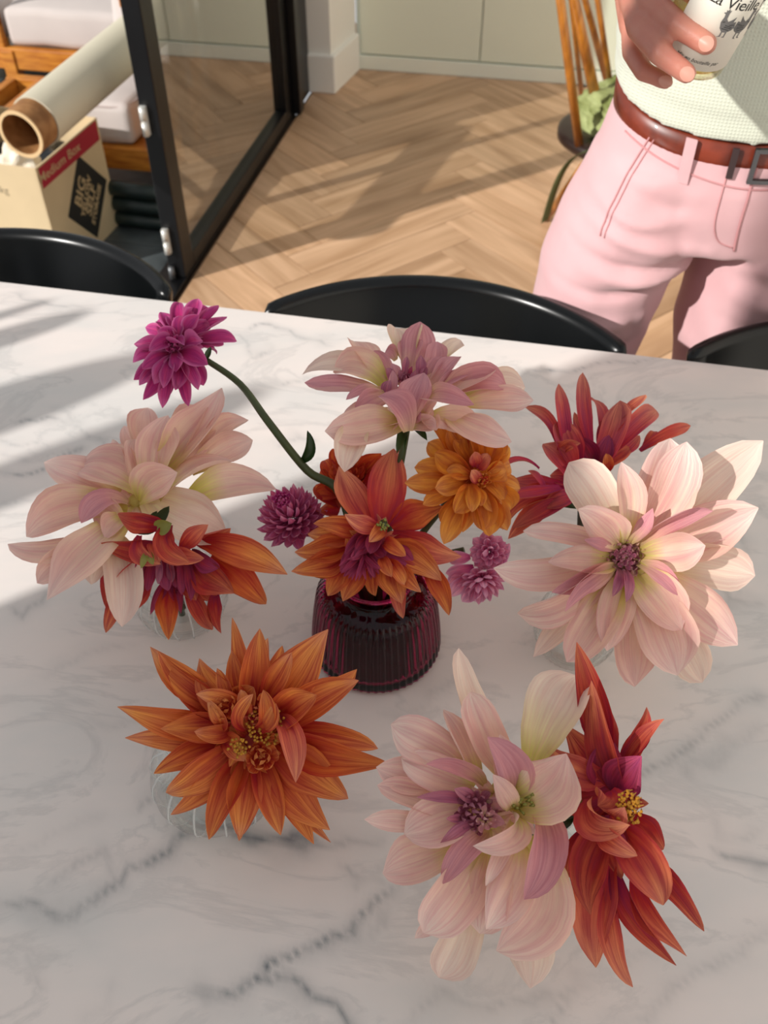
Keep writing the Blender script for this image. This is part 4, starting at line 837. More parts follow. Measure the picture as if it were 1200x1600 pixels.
A.petals([(640,400,875,430,125,.030,.3,.14),(690,380,888,250,75,.018,.12,-.1),(570,490,642,268,160,.030,.16,-.06),(560,550,412,365,150,.036,.18,.10),(450,360,255,395,75,.020,.14,.12),(480,380,295,450,110,.018,.16,0),(640,470,700,390,120,.022,.2,.0,'cream'),(660,500,700,550,90,.01,.1,0,'cream')], hb=.4, **PT)
A.petals([(470,310,400,160,80,.008),(520,300,480,220,55,.012),(480,330,460,230,50,.014,.1,0,'mauve'),(480,390,485,260,48,.020,.1,0,'pinkish'),(450,390,470,290,48,.022,.1,0,'mauve'),(540,290,555,180,36,.014,.05,0,'mauve'),(610,290,622,175,50,.012,.08,0,'mauve'),(590,320,600,248,46,.022,.08,0,'mauve'),(500,200,440,155,80,0),
 (560,300,575,225,30,.02,.05,0,'purple'),(530,310,520,245,30,.02,.05,0,'mauve'),(630,300,650,230,40,.012,.05,0,'mauve'),(640,330,720,190,80,.006,.1)], hb=.4, **PT)
A.petals([(600,330,870,300,110,.0,.1,.05,'cream'),(500,420,330,400,110,.0,.1,0,'cream'),(560,250,560,100,120,.0,.1,0),(650,480,930,520,120,-.004,.12,.05,'cream'),(520,480,400,560,120,.0,.12,0,'cream')], hb=.2, **RD)
A.petals([(565,505,450,420,120,.012,.12,0,'cream'),(565,505,680,430,130,.012,.12,0,'cream'),(565,505,560,400,130,.018,.1,0,'cream'),(560,505,500,450,110,.016,.1),(575,505,620,440,110,.02,.1),(560,500,420,520,90,.006,.1,0,'cream'),(570,500,760,530,90,.006,.1,0,'cream')], hb=.2, **RD)
A.fill(545,330,110,9,'pinkish',h=.0)
A.heart(545,290,50,18,'mauve',h=.012,dome=.6,wfac=.45,inward=.5)
A.sepals([(560,505,505,660,60),(565,505,655,595,60),(555,510,540,650,26)])
# ---- blush dahlia, left
Bf = Flower('broad blush dahlia spreading its petals at the left, behind the drooping red one', 222, 765, .90, -.10, .62, (0, 440, 2.609), 'a', 'cream', joint=(600, 900), jh=-.02)
Bf.petals([(640,790,600,500,130,-.012,.1,0),(600,780,510,597,100,-.006),(700,760,850,488,140,-.012,.1,.04),(740,720,755,580,60,-.006),(820,720,1014,562,100,-.010,.1,-.05),(780,780,1042,640,130,-.008,.08,.03),(760,900,1132,822,190,-.008,.12,.04,'cream'),
 (600,880,945,1020,210,-.018,.12,.1,'pale'),(480,870,192,748,165,-.010,.08,.04),(470,880,195,893,90,-.010,.05,.08),(500,920,160,968,110,-.012,.1),(460,1060,45,1095,150,-.010,.1,-.04),(440,1060,135,1232,120,-.010,.1),(470,1040,498,1408,160,-.026,.1,-.06,'pale'),(450,1030,360,1240,120,-.02,.1,0,'pale')], hb=.2, **PT)
Bf.petals([(520,930,92,1040,170,-.002,.14,.03),(520,960,178,1292,190,-.002,.14,-.06),(640,800,912,487,175,.002,.12,.05),(700,800,880,600,140,.004,.1),(600,870,296,742,220,.006,.14,.04),(650,890,955,728,170,.008,.14,-.06)], hb=.1, **PT)
Bf.petals([(590,850,548,645,150,.016,.1,.04),(620,840,668,572,160,.016,.14,-.03),(610,800,645,608,60,.012,.1),(570,900,722,782,140,.030,.2,.05,None,o(cup=.35)),(540,860,465,650,90,.008,.1,0,None),(520,900,330,985,110,.026,.25,.18,'pinkish'),(500,1000,400,920,130,.01,.2,0,'cream'),(520,960,420,1040,100,.015)], hb=.3, **PT)
Bf.petals([(470,760,410,720,55,.0,.1,0,'mauve'),(490,750,443,712,45,.0,.1,0,'mauve'),(500,740,465,662,60,-.004,.1,0,'pale'),(480,770,412,745,40,.0,.1,0,'mauve')], **PT)
Bf.fill(560,900,130,9,'cream',h=-.006)
Bf.heart(582,858,34,16,'cream',h=.006,dome=.4,wfac=.5,inward=.4); Bf.stamens(600,770,26,20,h=.0,mat='sepal')
# ---- drooping red dahlia
Fr = Flower('drooping brick red dahlia with a magenta heart hanging below the blush one, left', 265, 872, .875, .05, -.25, (0, 440, 2.609), 'a', 'red', joint=(660, 1000), jh=-.004, stemmat='stemdark')
Fr.petals([(560,1110,440,1320,160,-.012,.1,.08),(540,1200,432,1430,80,-.014,.1,.03),(780,1120,855,1325,180,-.010,.12,-.05),(760,1240,862,1438,85,-.012,.1,-.03),(880,1250,893,1415,62,-.014),(860,1120,1095,1338,130,-.008,.12,-.10,'orange'),
 (820,1060,1162,1192,140,-.004,.12,-.12,'orange'),(620,1090,318,1125,85,-.008,.1,-.03),(620,1180,500,1385,95,-.010,.1,.03),(600,1170,520,1290,110,-.010),(690,1230,692,1437,100,-.006,.1,0,'orange'),(700,1200,620,1340,50,-.004,.1,0,'purple'),(800,1060,940,1005,110,-.006,.1,.05),
 (700,1150,740,1340,60,-.006,.1,0,'purple')], hb=.4, **SH)
Fr.petals([(680,1080,425,1060,115,.006,.14,-.04),(780,1140,950,1262,130,.0,.1,-.05),(600,1130,460,1310,120,.0,.1,.08,'coral'),(760,1160,800,1300,90,.0,.08,.0,'red')], hb=.4, **SH)
Fr.petals([(610,1090,560,1200,60,.012,.1,0,'purple'),(640,1100,600,1270,48,.014,.1,0,'purple'),(660,1120,677,1268,75,.016,.1,0,'purple'),(700,1110,715,1250,60,.014,.1,0,'purple'),(730,1120,742,1280,45,.01,.1,0,'purple'),(780,1100,895,1172,90,.012,.1,0,'purple'),(620,1120,540,1240,55,.008,.1,0,'purple'),(760,1120,790,1290,50,.010,.1,0,'purple'),
 (650,1130,640,1230,34,.02,.1,0,'mauve'),(690,1130,700,1230,34,.02,.1,0,'mauve')], hb=.6, **PT)
Fr.petals([(660,1000,465,962,110,.020,.2,.08),(690,990,780,1145,95,.034,.34,.22),(640,1060,650,1145,60,.026,.3,-.1,'coral'),(570,1035,655,1140,70,.024,.3,.25,'coral'),(740,1090,845,985,75,.016,.15,0,'coral'),(690,1080,832,1125,70,.022,.14,.06,'coral'),(660,1070,700,1015,80,.018,.2)], hb=.5, **PT)
Fr.heart(715,1250,36,10,'purple',h=.0,dome=.3,wfac=.5)
Fr.sepals([(640,980,690,915,55),(650,990,545,1020,60),(620,970,640,935,40)]); Fr.sepals([(640,1000,700,985,80),(600,1100,575,1170,34),(610,1100,625,1155,40),(690,1100,700,1150,34)], 'sepal', h=.024)
# ---- coral dahlia, centre
G = Flower('coral orange dahlia with a magenta centre drooping over the burgundy vase', 566, 858, .885, -.05, .15, (460, 680, 3.158), 'wine', 'coral', joint=(440, 430), jh=.006, hub=(400,520), pull=0.2)
G.petals([(430,440,488,58,205,-.014,.08,0),(370,420,233,168,165,-.010,.1,-.04),(500,440,727,362,165,-.012,.14,-.06,'orange'),(500,480,815,602,150,-.010,.1,.05),(690,640,772,902,95,-.014,.1,-.05,'orange'),(540,740,535,907,85,-.014),(330,680,245,805,120,-.012,.1,0,'orange'),
 (230,660,168,790,120,-.014,.1,0,'orange'),(240,620,98,692,120,-.012,.1,0,'orange'),(250,600,8,665,140,-.010,.1,-.04,'orange'),(270,520,8,578,140,-.008,.1,-.04,'orange'),(380,680,390,802,80,-.012,.1,0,'orange'),(300,500,60,480,110,-.01,.1,0,'orange')], hb=.3, **SH)
G.petals([(450,560,722,718,150,-.002,.12,-.06,'orange'),(480,640,530,822,150,.0,.1,0,'orange'),(500,660,625,775,90,.004,.1,.06,'orange'),(330,480,100,432,110,.012,.3,.1,'orange'),(300,500,265,470,130,.014,.3,-.2,'orange')], hb=.3, **SH)
G.petals([(430,440,252,400,90,.034,.22,-.08),(440,450,368,527,75,.034,.3,0,'orange'),(450,540,552,600,70,.030,.3,.0,'orange'),(440,620,480,700,60,.024,.2,0,'orange'),(470,640,550,740,70,.018,.2,0,'orange')], hb=.6, **PT)
G.petals([(390,480,300,595,80,.022,.1,0,'purple'),(370,470,245,590,90,.018,.1,0,'purple'),(420,500,375,590,80,.024,.1,0,'purple'),(330,500,220,662,70,.012,.1,0,'purple'),(400,560,450,600,90,.016,.1,0,'purple'),(470,560,590,640,110,.006,.1,0,'purple'),(520,560,640,640,100,.002,.1,0,'red')], hb=.6, **PT)
rg2 = random.Random(5)
G.petals([(330 + rg2.uniform(-30, 40), 590 + rg2.uniform(-30, 30), 325 + 105*math.cos(a), 660 + 60*math.sin(a), rg2.uniform(20, 32), rg2.uniform(.010, .026), .1, 0, 'purple') for a in [i*2.4 for i in range(30)]], hb=.7, **PT)
G.fill(420,520,130,10,'coral',h=-.004)
G.stamens(440,450,26,16,h=.03,mat='sepal')
# ---- amber dahlia
Hf = Flower('amber orange dahlia with rounded petals, right of the upright pink one', 738, 745, .925, .15, .2, None, 'wine', 'amber', joint=(722, 760), jh=-.03, hub=(742,748), pull=0.35)
Hf.petals([(715,735,645,729,34,-.008),(715,750,634,754,34,-.008),(712,765,663,788,26,-.010),(715,775,686,816,24,-.012),(722,780,694,848,36,-.010),(735,785,723,832,28,-.008),(750,780,765,838,40,-.008),(750,775,754,829,36,-.004),(768,775,791,825,34,-.008),
 (770,765,802,800,34,-.010),(775,750,808,765,34,-.012),(775,735,798,725,36,-.010),(765,720,791,696,36,-.010),(755,715,773,677,38,-.008),(745,712,757,654,42,-.008),(730,710,720,646,42,-.008),(720,712,702,672,34,-.004),(710,715,680,655,36,-.010),(700,720,668,690,32,-.012)], raw=True, hb=.5, **RD)
Hf.petals([(725,735,678,708,34,.004),(730,740,697,734,28,.010),(720,755,680,762,32,.006),(735,765,712,802,34,.008),(740,770,752,790,22,.014),(735,725,708,690,34,.002),(745,715,728,672,36,.002),(755,720,748,672,36,.0),(762,730,776,690,34,.0),(765,745,790,735,32,.0),(765,755,792,780,32,.0),(755,765,775,800,34,.002),(742,720,739,706,18,.014,.1,0,'coral'),(750,725,762,708,22,.012,.1,0,'coral'),(748,760,735,735,16,.016,.1,0,'coral'),(730,760,738,800,22,.014)], raw=True, hb=.3, **RD)
Hf.fill(738,745,48,12,'amber',h=-.002,raw=True)
Hf.heart(752,748,20,22,'amber',h=.006,dome=.5,wfac=.55,inward=.6,raw=True); Hf.heart(757,750,9,8,'vermilion',h=.012,dome=.6,wfac=.5,inward=.6,raw=True)
# ---- raspberry dahlia, behind right
I = Flower('raspberry coral dahlia with upward twisting petals behind the wide cream one', 915, 730, .875, .0, .55, (780, 570, 3.75), 'c', 'raspberry', joint=(480, 830), jh=-.01, stemmat='stemdark', hub=(560,680), pull=0.12)
I.petals([(320,480,148,245,75,.0,.15,.10),(390,560,345,125,100,.004,.12,.04),(540,470,493,40,95,.0,.06,-.03),(610,500,545,145,90,-.006,.08,.03),(640,520,945,245,120,.0,.1,-.05,None,o(q=3.)),(640,520,760,280,60,-.01),(860,480,1130,355,80,-.016,.08,-.04,'red'),(870,480,912,365,60,-.018,.1,0,'red'),
 (700,540,820,420,90,-.01,.1,0),(500,460,430,310,80,-.006),(600,560,650,300,110,-.004,.1,0),(560,620,790,470,80,.0,.1,0,'red')], hb=.1, **PT)
I.petals([(560,620,715,230,170,.010,.1,.06,None,o(q=3.)),(660,300,858,180,85,.014,.2,.12,'coral',o(q=2.6)),(440,620,360,330,170,.008,.12,.0),(540,600,450,440,150,.010,.1,.0,'purple'),(420,680,258,455,170,.012,.12,-.05),(340,530,472,458,65,.030,.2,-.1,'coral'),(560,620,640,420,120,.012,.1,0,'purple'),(640,620,620,520,80,.02,.1,0,'orange')], hb=.1, **PT)
I.petals([(230,745,170,605,60,.022,.2,0),(190,600,-40,650,60,.030,.2,.15),(330,720,-60,770,105,.026,.12,-.15),(400,740,60,700,120,-.004,.1,0),(380,780,-10,940,130,-.004,.12,.1,'coral'),(400,800,80,960,110,.0,.1),(360,800,60,1030,120,-.008,.1,.05,'coral'),(460,760,240,830,110,.006),(420,700,300,660,120,.0,.1)], hb=.4, **PT)
I.fill(480,680,160,10,'raspberry',h=-.01)
I.petals([(1020,700,1165,860,60,-.03,.1,0,'amber'),(1100,880,1290,945,70,-.03,.1,0,'amber'),(1120,900,1250,990,60,-.034,.1,0,'amber')], **RD)
I.sepals([(500,840,360,830,60),(500,820,400,790,50)])
# ---- brick red dahlia, front right, facing right
J = Flower('brick red dahlia facing right beside the front blush one', 975, 1262, .885, -.45, .15, (560, 1000, 2.143), 'd', 'red', joint=(735, 560), jh=-.01, stemmat='stemdark', hub=(850,560), pull=0.3)
J.petals([(830,350,735,25,110,-.006,.08,.04),(860,340,815,165,90,-.010,.1,-.06),(890,350,976,220,62,-.012,.1,.03),(890,380,1012,262,60,-.010,.1,-.03),(900,380,960,352,40,-.014),(810,430,700,300,110,-.012,.1,0),(840,760,797,1095,150,-.010,.08,.05,'coral'),(840,930,922,1188,80,-.010,.08,.04,'coral'),
 (860,850,1062,1058,100,-.008,.1,.10),(950,880,1102,1032,70,-.010,.1,.05,'coral'),(980,780,1157,978,95,-.012,.08,-.04),(920,600,1026,712,110,-.010,.1,-.05),(740,660,700,790,90,-.01),(930,540,972,548,40,0)], hb=.4, **SH)
J.petals([(880,480,800,150,130,.004,.12,-.04),(830,420,640,358,110,.010,.18,-.12,'coral'),(850,460,590,458,135,.010,.14,-.16),(860,650,1032,908,140,.004,.12,-.10,'coral'),(850,620,765,898,130,.004,.12,.12),(870,500,955,395,130,.012,.14,-.08,'purple'),(850,480,840,330,130,.004,.1,0,'purple'),(860,600,880,800,130,.0,.1,0,'red')], hb=.3, **SH)
J.petals([(740,520,905,612,95,.030,.3,.22,'coral'),(840,480,800,560,110,.024,.3,-.3,'coral'),(850,590,890,560,80,.030,.3,.2,'coral'),(780,690,935,735,75,.030,.28,-.15,'coral'),(790,620,900,670,70,.02,.2,0,'purple')], hb=.6, **PT)
J.fill(850,540,120,10,'red',h=-.002)
J.stamens(910,545,42,60,h=.02); J.stamens(905,590,30,30,h=.022)
J.sepals([(735,560,660,500,40),(735,570,700,520,40),(735,560,690,600,46),(725,570,610,540,60),(720,580,670,640,50)]); J.sepals([(740,560,725,520,60)], 'sepal', h=.01)
# ---- magenta dahlia on the long stem
K = Flower('magenta dahlia on a long curved bare stem, upper left', 277, 540, .975, .25, .35, (200, 460, 4.286), 'wine', 'magenta', stem=False, hub=(340,350), pull=0.35)
kj = K.P(525, 440, -.006); vx = VASES['wine']
kp = [K.root.location[:], (vx[0] - .012, vx[1] + .004, .845), K.P(1420, 1350, .02) * 0 + at(532, 772, .80), at(480, 735, .80), at(420, 660, .78), at(375, 600, K.w), kj]
def catmull(P, n=6):
    P = [np.array(p, float) for p in P]; out = []
    for i in range(len(P) - 1):
        p0, p1, p2, p3 = P[max(i-1, 0)], P[i], P[i+1], P[min(i+2, len(P)-1)]
        for k in range(n): t = k/n; out.append(.5*((2*p1) + (-p0+p2)*t + (2*p0-5*p1+4*p2-p3)*t*t + (-p0+3*p1-3*p2+p3)*t**3))
    return out + [P[-1]]
ks = catmull(kp); tube('stem', ks, [.0045 - .0018*i/len(ks) for i in range(len(ks))], M['stem'], K.root, 12)
blade('leaf', K.root, at(470, 722, .80), at(479, 674, .79), .012, K.n, M['green'], bow=.2, cup=.5, side=.2)
K.petals([(520,290,745,300,110,-.008,.1,-.03),(480,240,662,160,100,-.008),(470,210,605,88,90,-.008),(470,190,540,62,80,-.010),(400,200,470,22,105,-.004),(340,210,342,28,95,-.004),(320,200,295,62,60,-.010),(300,240,220,105,95,-.004),(290,270,180,158,80,-.006),(280,290,110,218,95,-.006),
 (230,350,55,345,95,-.006),(230,380,45,392,70,-.010),(210,410,24,450,100,-.008),(220,450,40,572,95,-.008),(240,500,100,702,100,-.010),(230,510,80,610,90,-.006),(260,560,235,762,85,-.008),(330,580,392,750,100,-.008),(440,480,512,615,95,-.016,.1),(520,330,610,392,90,-.018),(540,310,655,330,80,-.014),(300,640,262,705,50,-.016)], hb=.5, **PT)
K.petals([(400,250,475,145,95,.008,.2,-.1),(330,260,350,125,85,.008),(390,340,503,315,130,.016,.22,.1,None,o(cup=.5)),(400,470,480,635,140,.002,.12,.05),(300,330,380,335,130,.020,.25,.0,None,o(cup=.7)),(300,400,322,520,100,.014,.15),(250,480,240,632,90,.010),(300,300,145,380,100,.012,.15,.05),
 (250,420,95,500,100,.004),(330,410,525,480,150,.012,.18,.06,None,o(cup=.5)),(320,250,200,250,90,.006),(460,230,560,200,100,.0),(330,330,290,300,80,.016),(280,450,170,600,110,.004),(360,500,330,640,110,.004),(420,200,440,90,90,.0),(300,220,260,140,70,.0)], hb=.3, **PT)
K.fill(330,350,190,12,'magenta',h=-.002); K.fill(430,320,130,9,'magenta',h=-.006)
K.heart(300,330,70,12,'magenta',h=.010,dome=.5,wfac=.7,inward=.3)
K.sepals([(520,440,555,350,50),(500,470,440,490,40)], h=-.004)
# ---- small pompoms
Lf = Flower('orchid pink pompom dahlia low on the left of the burgundy vase', 455, 808, .875, .2, .35, None, 'wine', 'orchid', joint=(480, 815), jh=-.02)
Lf.ball(456, 812, 57, 95, 'orchid', raw=True, cover=.66, wfac=.34, lenf=.75, axis=K.n*.6 + U_*.25 - R_*.35)
Lf.heart(440, 780, 18, 22, 'magenta', h=.040, dome=.5, wfac=.5, inward=.8, raw=True)
Mf = Flower('candy pink dahlia low on the right, below the amber one', 755, 878, .865, -.1, -.1, None, 'wine', 'candy', joint=(725, 860), jh=-.02)
Mf.ball(764, 862, 34, 34, 'candy', raw=True, cover=.62, wfac=.62, lenf=.85, cup=.7, q=2.4)
Mf.ball(752, 905, 40, 44, 'candy', raw=True, cover=.62, wfac=.5, lenf=.85, axis=-U_*.9 - F_*.6, q=2.2)
Mf.petals([(740,885,697,895,26,-.004),(735,870,700,872,24,-.010),(730,900,705,930,24,-.004),(745,905,722,940,24,-.002),(725,890,700,912,22,-.006),(770,890,795,850,22,-.004)], raw=True, hb=.5, **PT)
Nf = Flower('small vermilion dahlia half hidden behind the coral one, against the long stem', 540, 735, .895, -.1, .5, None, 'wine', 'vermilion', joint=(560, 760), jh=-.02)
Nf.petals([(530,760,505,712,26,.0),(535,750,520,703,24,.0),(545,750,548,700,30,.0),(550,750,575,708,26,.0),(555,755,595,712,26,.0),(560,750,610,722,28,.0),(525,765,500,735,22,.0),(530,775,508,752,22,.0),(570,750,622,712,24,-.01),(540,770,488,770,30,-.004),(535,790,495,760,40,-.01),(545,740,535,708,24,-.01),(550,760,560,715,30,.008),(540,765,520,725,26,.008),(570,765,605,740,26,.006),(545,790,560,770,60,.0),(530,800,500,790,50,-.01)], raw=True, hb=.2, **PT)
Nf.ball(548, 745, 34, 36, 'vermilion', raw=True, cover=.5, wfac=.4, lenf=.8)

# @@PERSON
# ================================================================= PERSON AND BOTTLE
PO = np.array([.478, 1.245, 0]); PLt = unit([1, -.087, 0]); PFw = unit([-.087, -1, 0])
def pp_(l, f, z): return PO + PLt*l + PFw*f + DZ*z
def wz(f): return -.30*f                      # waistband dips to the front
def ering(l, f, z, a, b, n=40, e=.85, tilt=False):
    out = []
    for k in range(n):
        t = 2*math.pi*k/n; c, s = math.cos(t), math.sin(t); x = a*abs(c)**e*(1 if c > 0 else -1); y = b*abs(s)**e*(1 if s > 0 else -1)
        out.append(pp_(l + x, f + y, z + (wz(y) if tilt else 0)))
    return out
def loft(rings, cap=True):
    n = len(rings[0]); V = [p for r in rings for p in r]; m_ = len(rings)
    Fc = [(i*n+k, i*n+(k+1) % n, (i+1)*n+(k+1) % n, (i+1)*n+k) for i in range(m_-1) for k in range(n)]
    if cap: Fc += [tuple(range(n))[::-1], tuple(range((m_-1)*n, m_*n))]
    return V, Fc
def fuse(parts, vox, smooth=4):
    V, Fc = [], []
    for v, f in parts: k = len(V); V += list(v); Fc += [tuple(i + k for i in g) for g in f]
    me = bpy.data.meshes.new('tmp'); me.from_pydata([tuple(v) for v in V], [], Fc); me.update()
    bm = bmesh.new(); bm.from_mesh(me); bmesh.ops.recalc_face_normals(bm, faces=bm.faces[:]); bm.to_mesh(me); bm.free()
    o = bpy.data.objects.new('tmp', me); sc.collection.objects.link(o)
    r = o.modifiers.new('r', 'REMESH'); r.mode = 'VOXEL'; r.voxel_size = vox
    s_ = o.modifiers.new('s', 'SMOOTH'); s_.factor = .6; s_.iterations = smooth
    dg = bpy.context.evaluated_depsgraph_get(); out = bpy.data.meshes.new_from_object(o.evaluated_get(dg)); bpy.data.objects.remove(o)
    return out
def capsule(p, q, r0, r1, n=14):
    p, q = np.array(p, float), np.array(q, float); d = q - p; L = np.linalg.norm(d) + 1e-9; d = d / L; pts = []; rs = []
    for k in range(5): a = math.pi/2*(1 - k/4.6); pts.append(p - d*r0*math.sin(a)); rs.append(max(r0*math.cos(a), r0*.05))
    for k in range(5): a = math.pi/2*((k + .6)/4.6); pts.append(q + d*r1*math.sin(a)); rs.append(max(r1*math.cos(a), r1*.05))
    return tube_geo(pts, rs, n)
def chain(P, R): return [capsule(P[i], P[i+1], R[i], R[i+1]) for i in range(len(P)-1)]
per = root('person', pp_(0, 0, 0), 'person in pink trousers, brown belt and cream jumper holding a wine bottle', 'person')
# skin
m, nt, b, N, L = new_mat('skin'); b.inputs['Base Color'].default_value = lin('D99A84'); b.inputs['Roughness'].default_value = .45
b.inputs['Subsurface Weight'].default_value = .25; b.inputs['Subsurface Radius'].default_value = (.012, .005, .003); b.inputs['Subsurface Scale'].default_value = .6
tc = N('ShaderNodeTexCoord'); n1 = N('ShaderNodeTexNoise'); n1.inputs['Scale'].default_value = 45; n1.inputs['Detail'].default_value = 5; L(tc.outputs['Object'], n1.inputs[0])
mx = N('ShaderNodeMix'); mx.data_type = 'RGBA'; mx.inputs['A'].default_value = lin('C98E78'); mx.inputs['B'].default_value = lin('BC6E60'); L(n1.outputs[0], mx.inputs['Factor']); L(mx.outputs['Result'], b.inputs['Base Color'])
n2 = N('ShaderNodeTexVoronoi'); n2.inputs['Scale'].default_value = 700; L(tc.outputs['Object'], n2.inputs[0]); bp = N('ShaderNodeBump'); bp.inputs['Strength'].default_value = .15; bp.inputs['Distance'].default_value = .0005; L(n2.outputs[0], bp.inputs['Height']); L(bp.outputs[0], b.inputs['Normal'])
M['skin'] = m
# --- hand joints (right hand, around the bottle)
fi = [at(1046, -62, .885), at(1058, -40, .850), at(1082, -18, .832), at(1103, 0, .830)]
fm = [at(1000, -40, .892), at(1018, 4, .858), at(1058, 38, .832), at(1104, 69, .826)]
fr = [at(986, -8, .905), at(998, 44, .868), at(1032, 84, .838), at(1073, 115, .836)]
fp = [at(986, 40, .925), at(988, 82, .905), at(1006, 112, .885), at(1040, 127, .880)]
th = [at(1000, -60, .955), at(1040, -40, .985), at(1085, -10, .972), at(1118, 25, .955)]
wr_ = at(985, -115, .985)
elb = pp_(-.27, .02, 1.20); sho = pp_(-.185, -.01, 1.40); elL = pp_(.25, -.02, 1.14); shL = pp_(.185, -.01, 1.40); wrL = pp_(.24, .12, .93)
B_ = []
B_ += chain(fi, [.0125, .0115, .0105, .0088]) + chain(fm, [.013, .0125, .0115, .0098]) + chain(fr, [.0125, .012, .011, .0092]) + chain(fp, [.011, .0105, .0095, .0078]) + chain(th, [.015, .0125, .0115, .010])
pc = at(1000, 5, .945)
for k, r in ((fi[0], .0135), (fm[0], .014), (fr[0], .0135), (fp[0], .0125), (th[0], .015)):
    B_ += chain([wr_, wr_*.35 + k*.65 + F_*.006, k], [.022, .016, r])
B_ += chain([fi[0], fm[0], fr[0], fp[0]], [.013, .0135, .013, .012])
B_ += chain([wr_, wr_*.5 + elb*.5, elb, elb*.5 + sho*.5, sho], [.025, .035, .042, .046, .055])
B_ += chain([sho, pp_(0, 0, 1.42), shL], [.055, .06, .055]) + chain([shL, shL*.5 + elL*.5, elL, elL*.5 + wrL*.5, wrL], [.055, .046, .040, .034, .025])
hL = [wrL, wrL - DZ*.05 + PFw*.01, wrL - DZ*.09 + PFw*.02]; B_ += chain(hL, [.026, .032, .028])
for k in range(4):
    q0_ = hL[2] + PFw*(.03 - .02*k) ; B_ += chain([q0_, q0_ - DZ*.035, q0_ - DZ*.062 - PLt*.008], [.0095, .009, .0075])
B_ += chain([hL[1] + PFw*.02, hL[1] + PFw*.05 - DZ*.03, hL[1] + PFw*.055 - DZ*.06], [.013, .0105, .009])
# torso, neck, head, legs
tor = [(0,0,.93,.14,.095),(0,0,1.0,.145,.10),(0,0,1.1,.14,.10),(0,0,1.25,.16,.105),(0,-.01,1.36,.165,.10),(0,-.01,1.43,.12,.075),(0,-.01,1.46,.06,.055)]
B_.append(loft([ering(l, f, z, a, b_, 28) for l, f, z, a, b_ in tor]))
B_ += chain([pp_(0,-.01,1.44), pp_(0, .0, 1.54)], [.058, .055])
hd = pp_(0, .02, 1.645)
def ell(c, a, b_, h, n=24, m_=16, fn=None):
    V = []; Fc = []
    for i in range(m_ + 1):
        ph = math.pi*i/m_; 
        for k in range(n):
            t = 2*math.pi*k/n; V.append(np.array(c) + PLt*a*math.sin(ph)*math.cos(t) + PFw*b_*math.sin(ph)*math.sin(t) + DZ*h*math.cos(ph))
    for i in range(m_):
        for k in range(n): Fc.append((i*n+k, i*n+(k+1) % n, (i+1)*n+(k+1) % n, (i+1)*n+k))
    return V, Fc
B_ += [ell(hd, .074, .092, .118), ell(hd + PFw*.035 - DZ*.065, .050, .048, .050)] + chain([hd + PFw*.09 + DZ*.015, hd + PFw*.108 - DZ*.022], [.007, .013]) 
for s_ in (-1, 1): B_ += [ell(hd + PLt*.076*s_ - PFw*.005 - DZ*.01, .009, .018, .032, 12, 8)] + chain([hd + PLt*.015*s_ + PFw*.088 + DZ*.018, hd + PLt*.045*s_ + PFw*.078 + DZ*.022], [.008, .007])
B_ += chain([hd + PFw*.088 - DZ*.052 - PLt*.018, hd + PFw*.088 - DZ*.052 + PLt*.018], [.006, .006])
RL = [(-.09, 0, .88), (-.155, .01, .67), (-.175, .02, .48), (-.19, -.01, .27), (-.20, -.02, .09)]
LL = [(.09, 0, .88), (.085, .01, .67), (.09, .015, .48), (.10, -.01, .27), (.105, -.02, .09)]
for Lg in (RL, LL):
    B_ += chain([pp_(*q) for q in Lg], [.085, .072, .055, .05, .038]); q = Lg[-1]; B_ += chain([pp_(q[0], q[1], .05), pp_(q[0]*1.1, .12, .03)], [.035, .026])
bod = fuse(B_, .0032, 5); body = link('body', bod, M['skin'], per)
nailm = pmat('fingernail', 'D29886', .3, spec=.6)
for ch_, r in ((fm, .0098), (fr, .0092), (fp, .0078), (fi, .0088)):
    d = unit(ch_[3] - ch_[2]); cd_ = unit(-ray(1080, 80)); up = unit(cd_ - d*(cd_ @ d)); sdv = np.cross(d, up); V = []; n = 9
    for i in range(n):
        for j in range(n):
            u, v = 2*i/(n-1) - 1, 2*j/(n-1) - 1; x = u*math.sqrt(1 - v*v/2)*.0068; y = v*math.sqrt(1 - u*u/2)*r*.66
            V.append(ch_[3] + d*(x + .0015) + sdv*y + up*(math.sqrt(max(0, 1 - (y/r)**2))*r*1.07 - max(0, x)**2*22))
    Fc = [(i*n+j, i*n+j+1, (i+1)*n+j+1, (i+1)*n+j) for i in range(n-1) for j in range(n-1)]
    mesh('fingernail', V, Fc, nailm, per)
hairm = pmat('hair_brown', '3A2618', .5, noise=.5, nscale=60, stretch=(6, 6, 1))
V, Fc = ell(hd + DZ*.022 - PFw*.014, .083, .098, .112, 40, 24); V = [p + 0*p for p in V]
V = [p if (p - hd) @ PFw < .055 or (p - hd)[2] > .045 else hd + (p - hd)*.86 for p in V]; V = [p if (p - hd)[2] > -.045 or (p-hd) @ PFw < -.02 else hd + (p - hd)*.8 for p in V]
mesh('hair', V, Fc, hairm, per)
for s_ in (-1, 1):
    e_ = mesh('eye', *ell(hd + PLt*.031*s_ + PFw*.080 + DZ*.004, .0115, .0115, .0095, 16, 10), pmat('eye_white', 'EDE8E0', .2), per)
    mesh('iris', *ell(hd + PLt*.031*s_ + PFw*.0885 + DZ*.004, .0048, .0035, .0048, 12, 8), pmat('iris_brown', '3A2A1C', .2), e_)
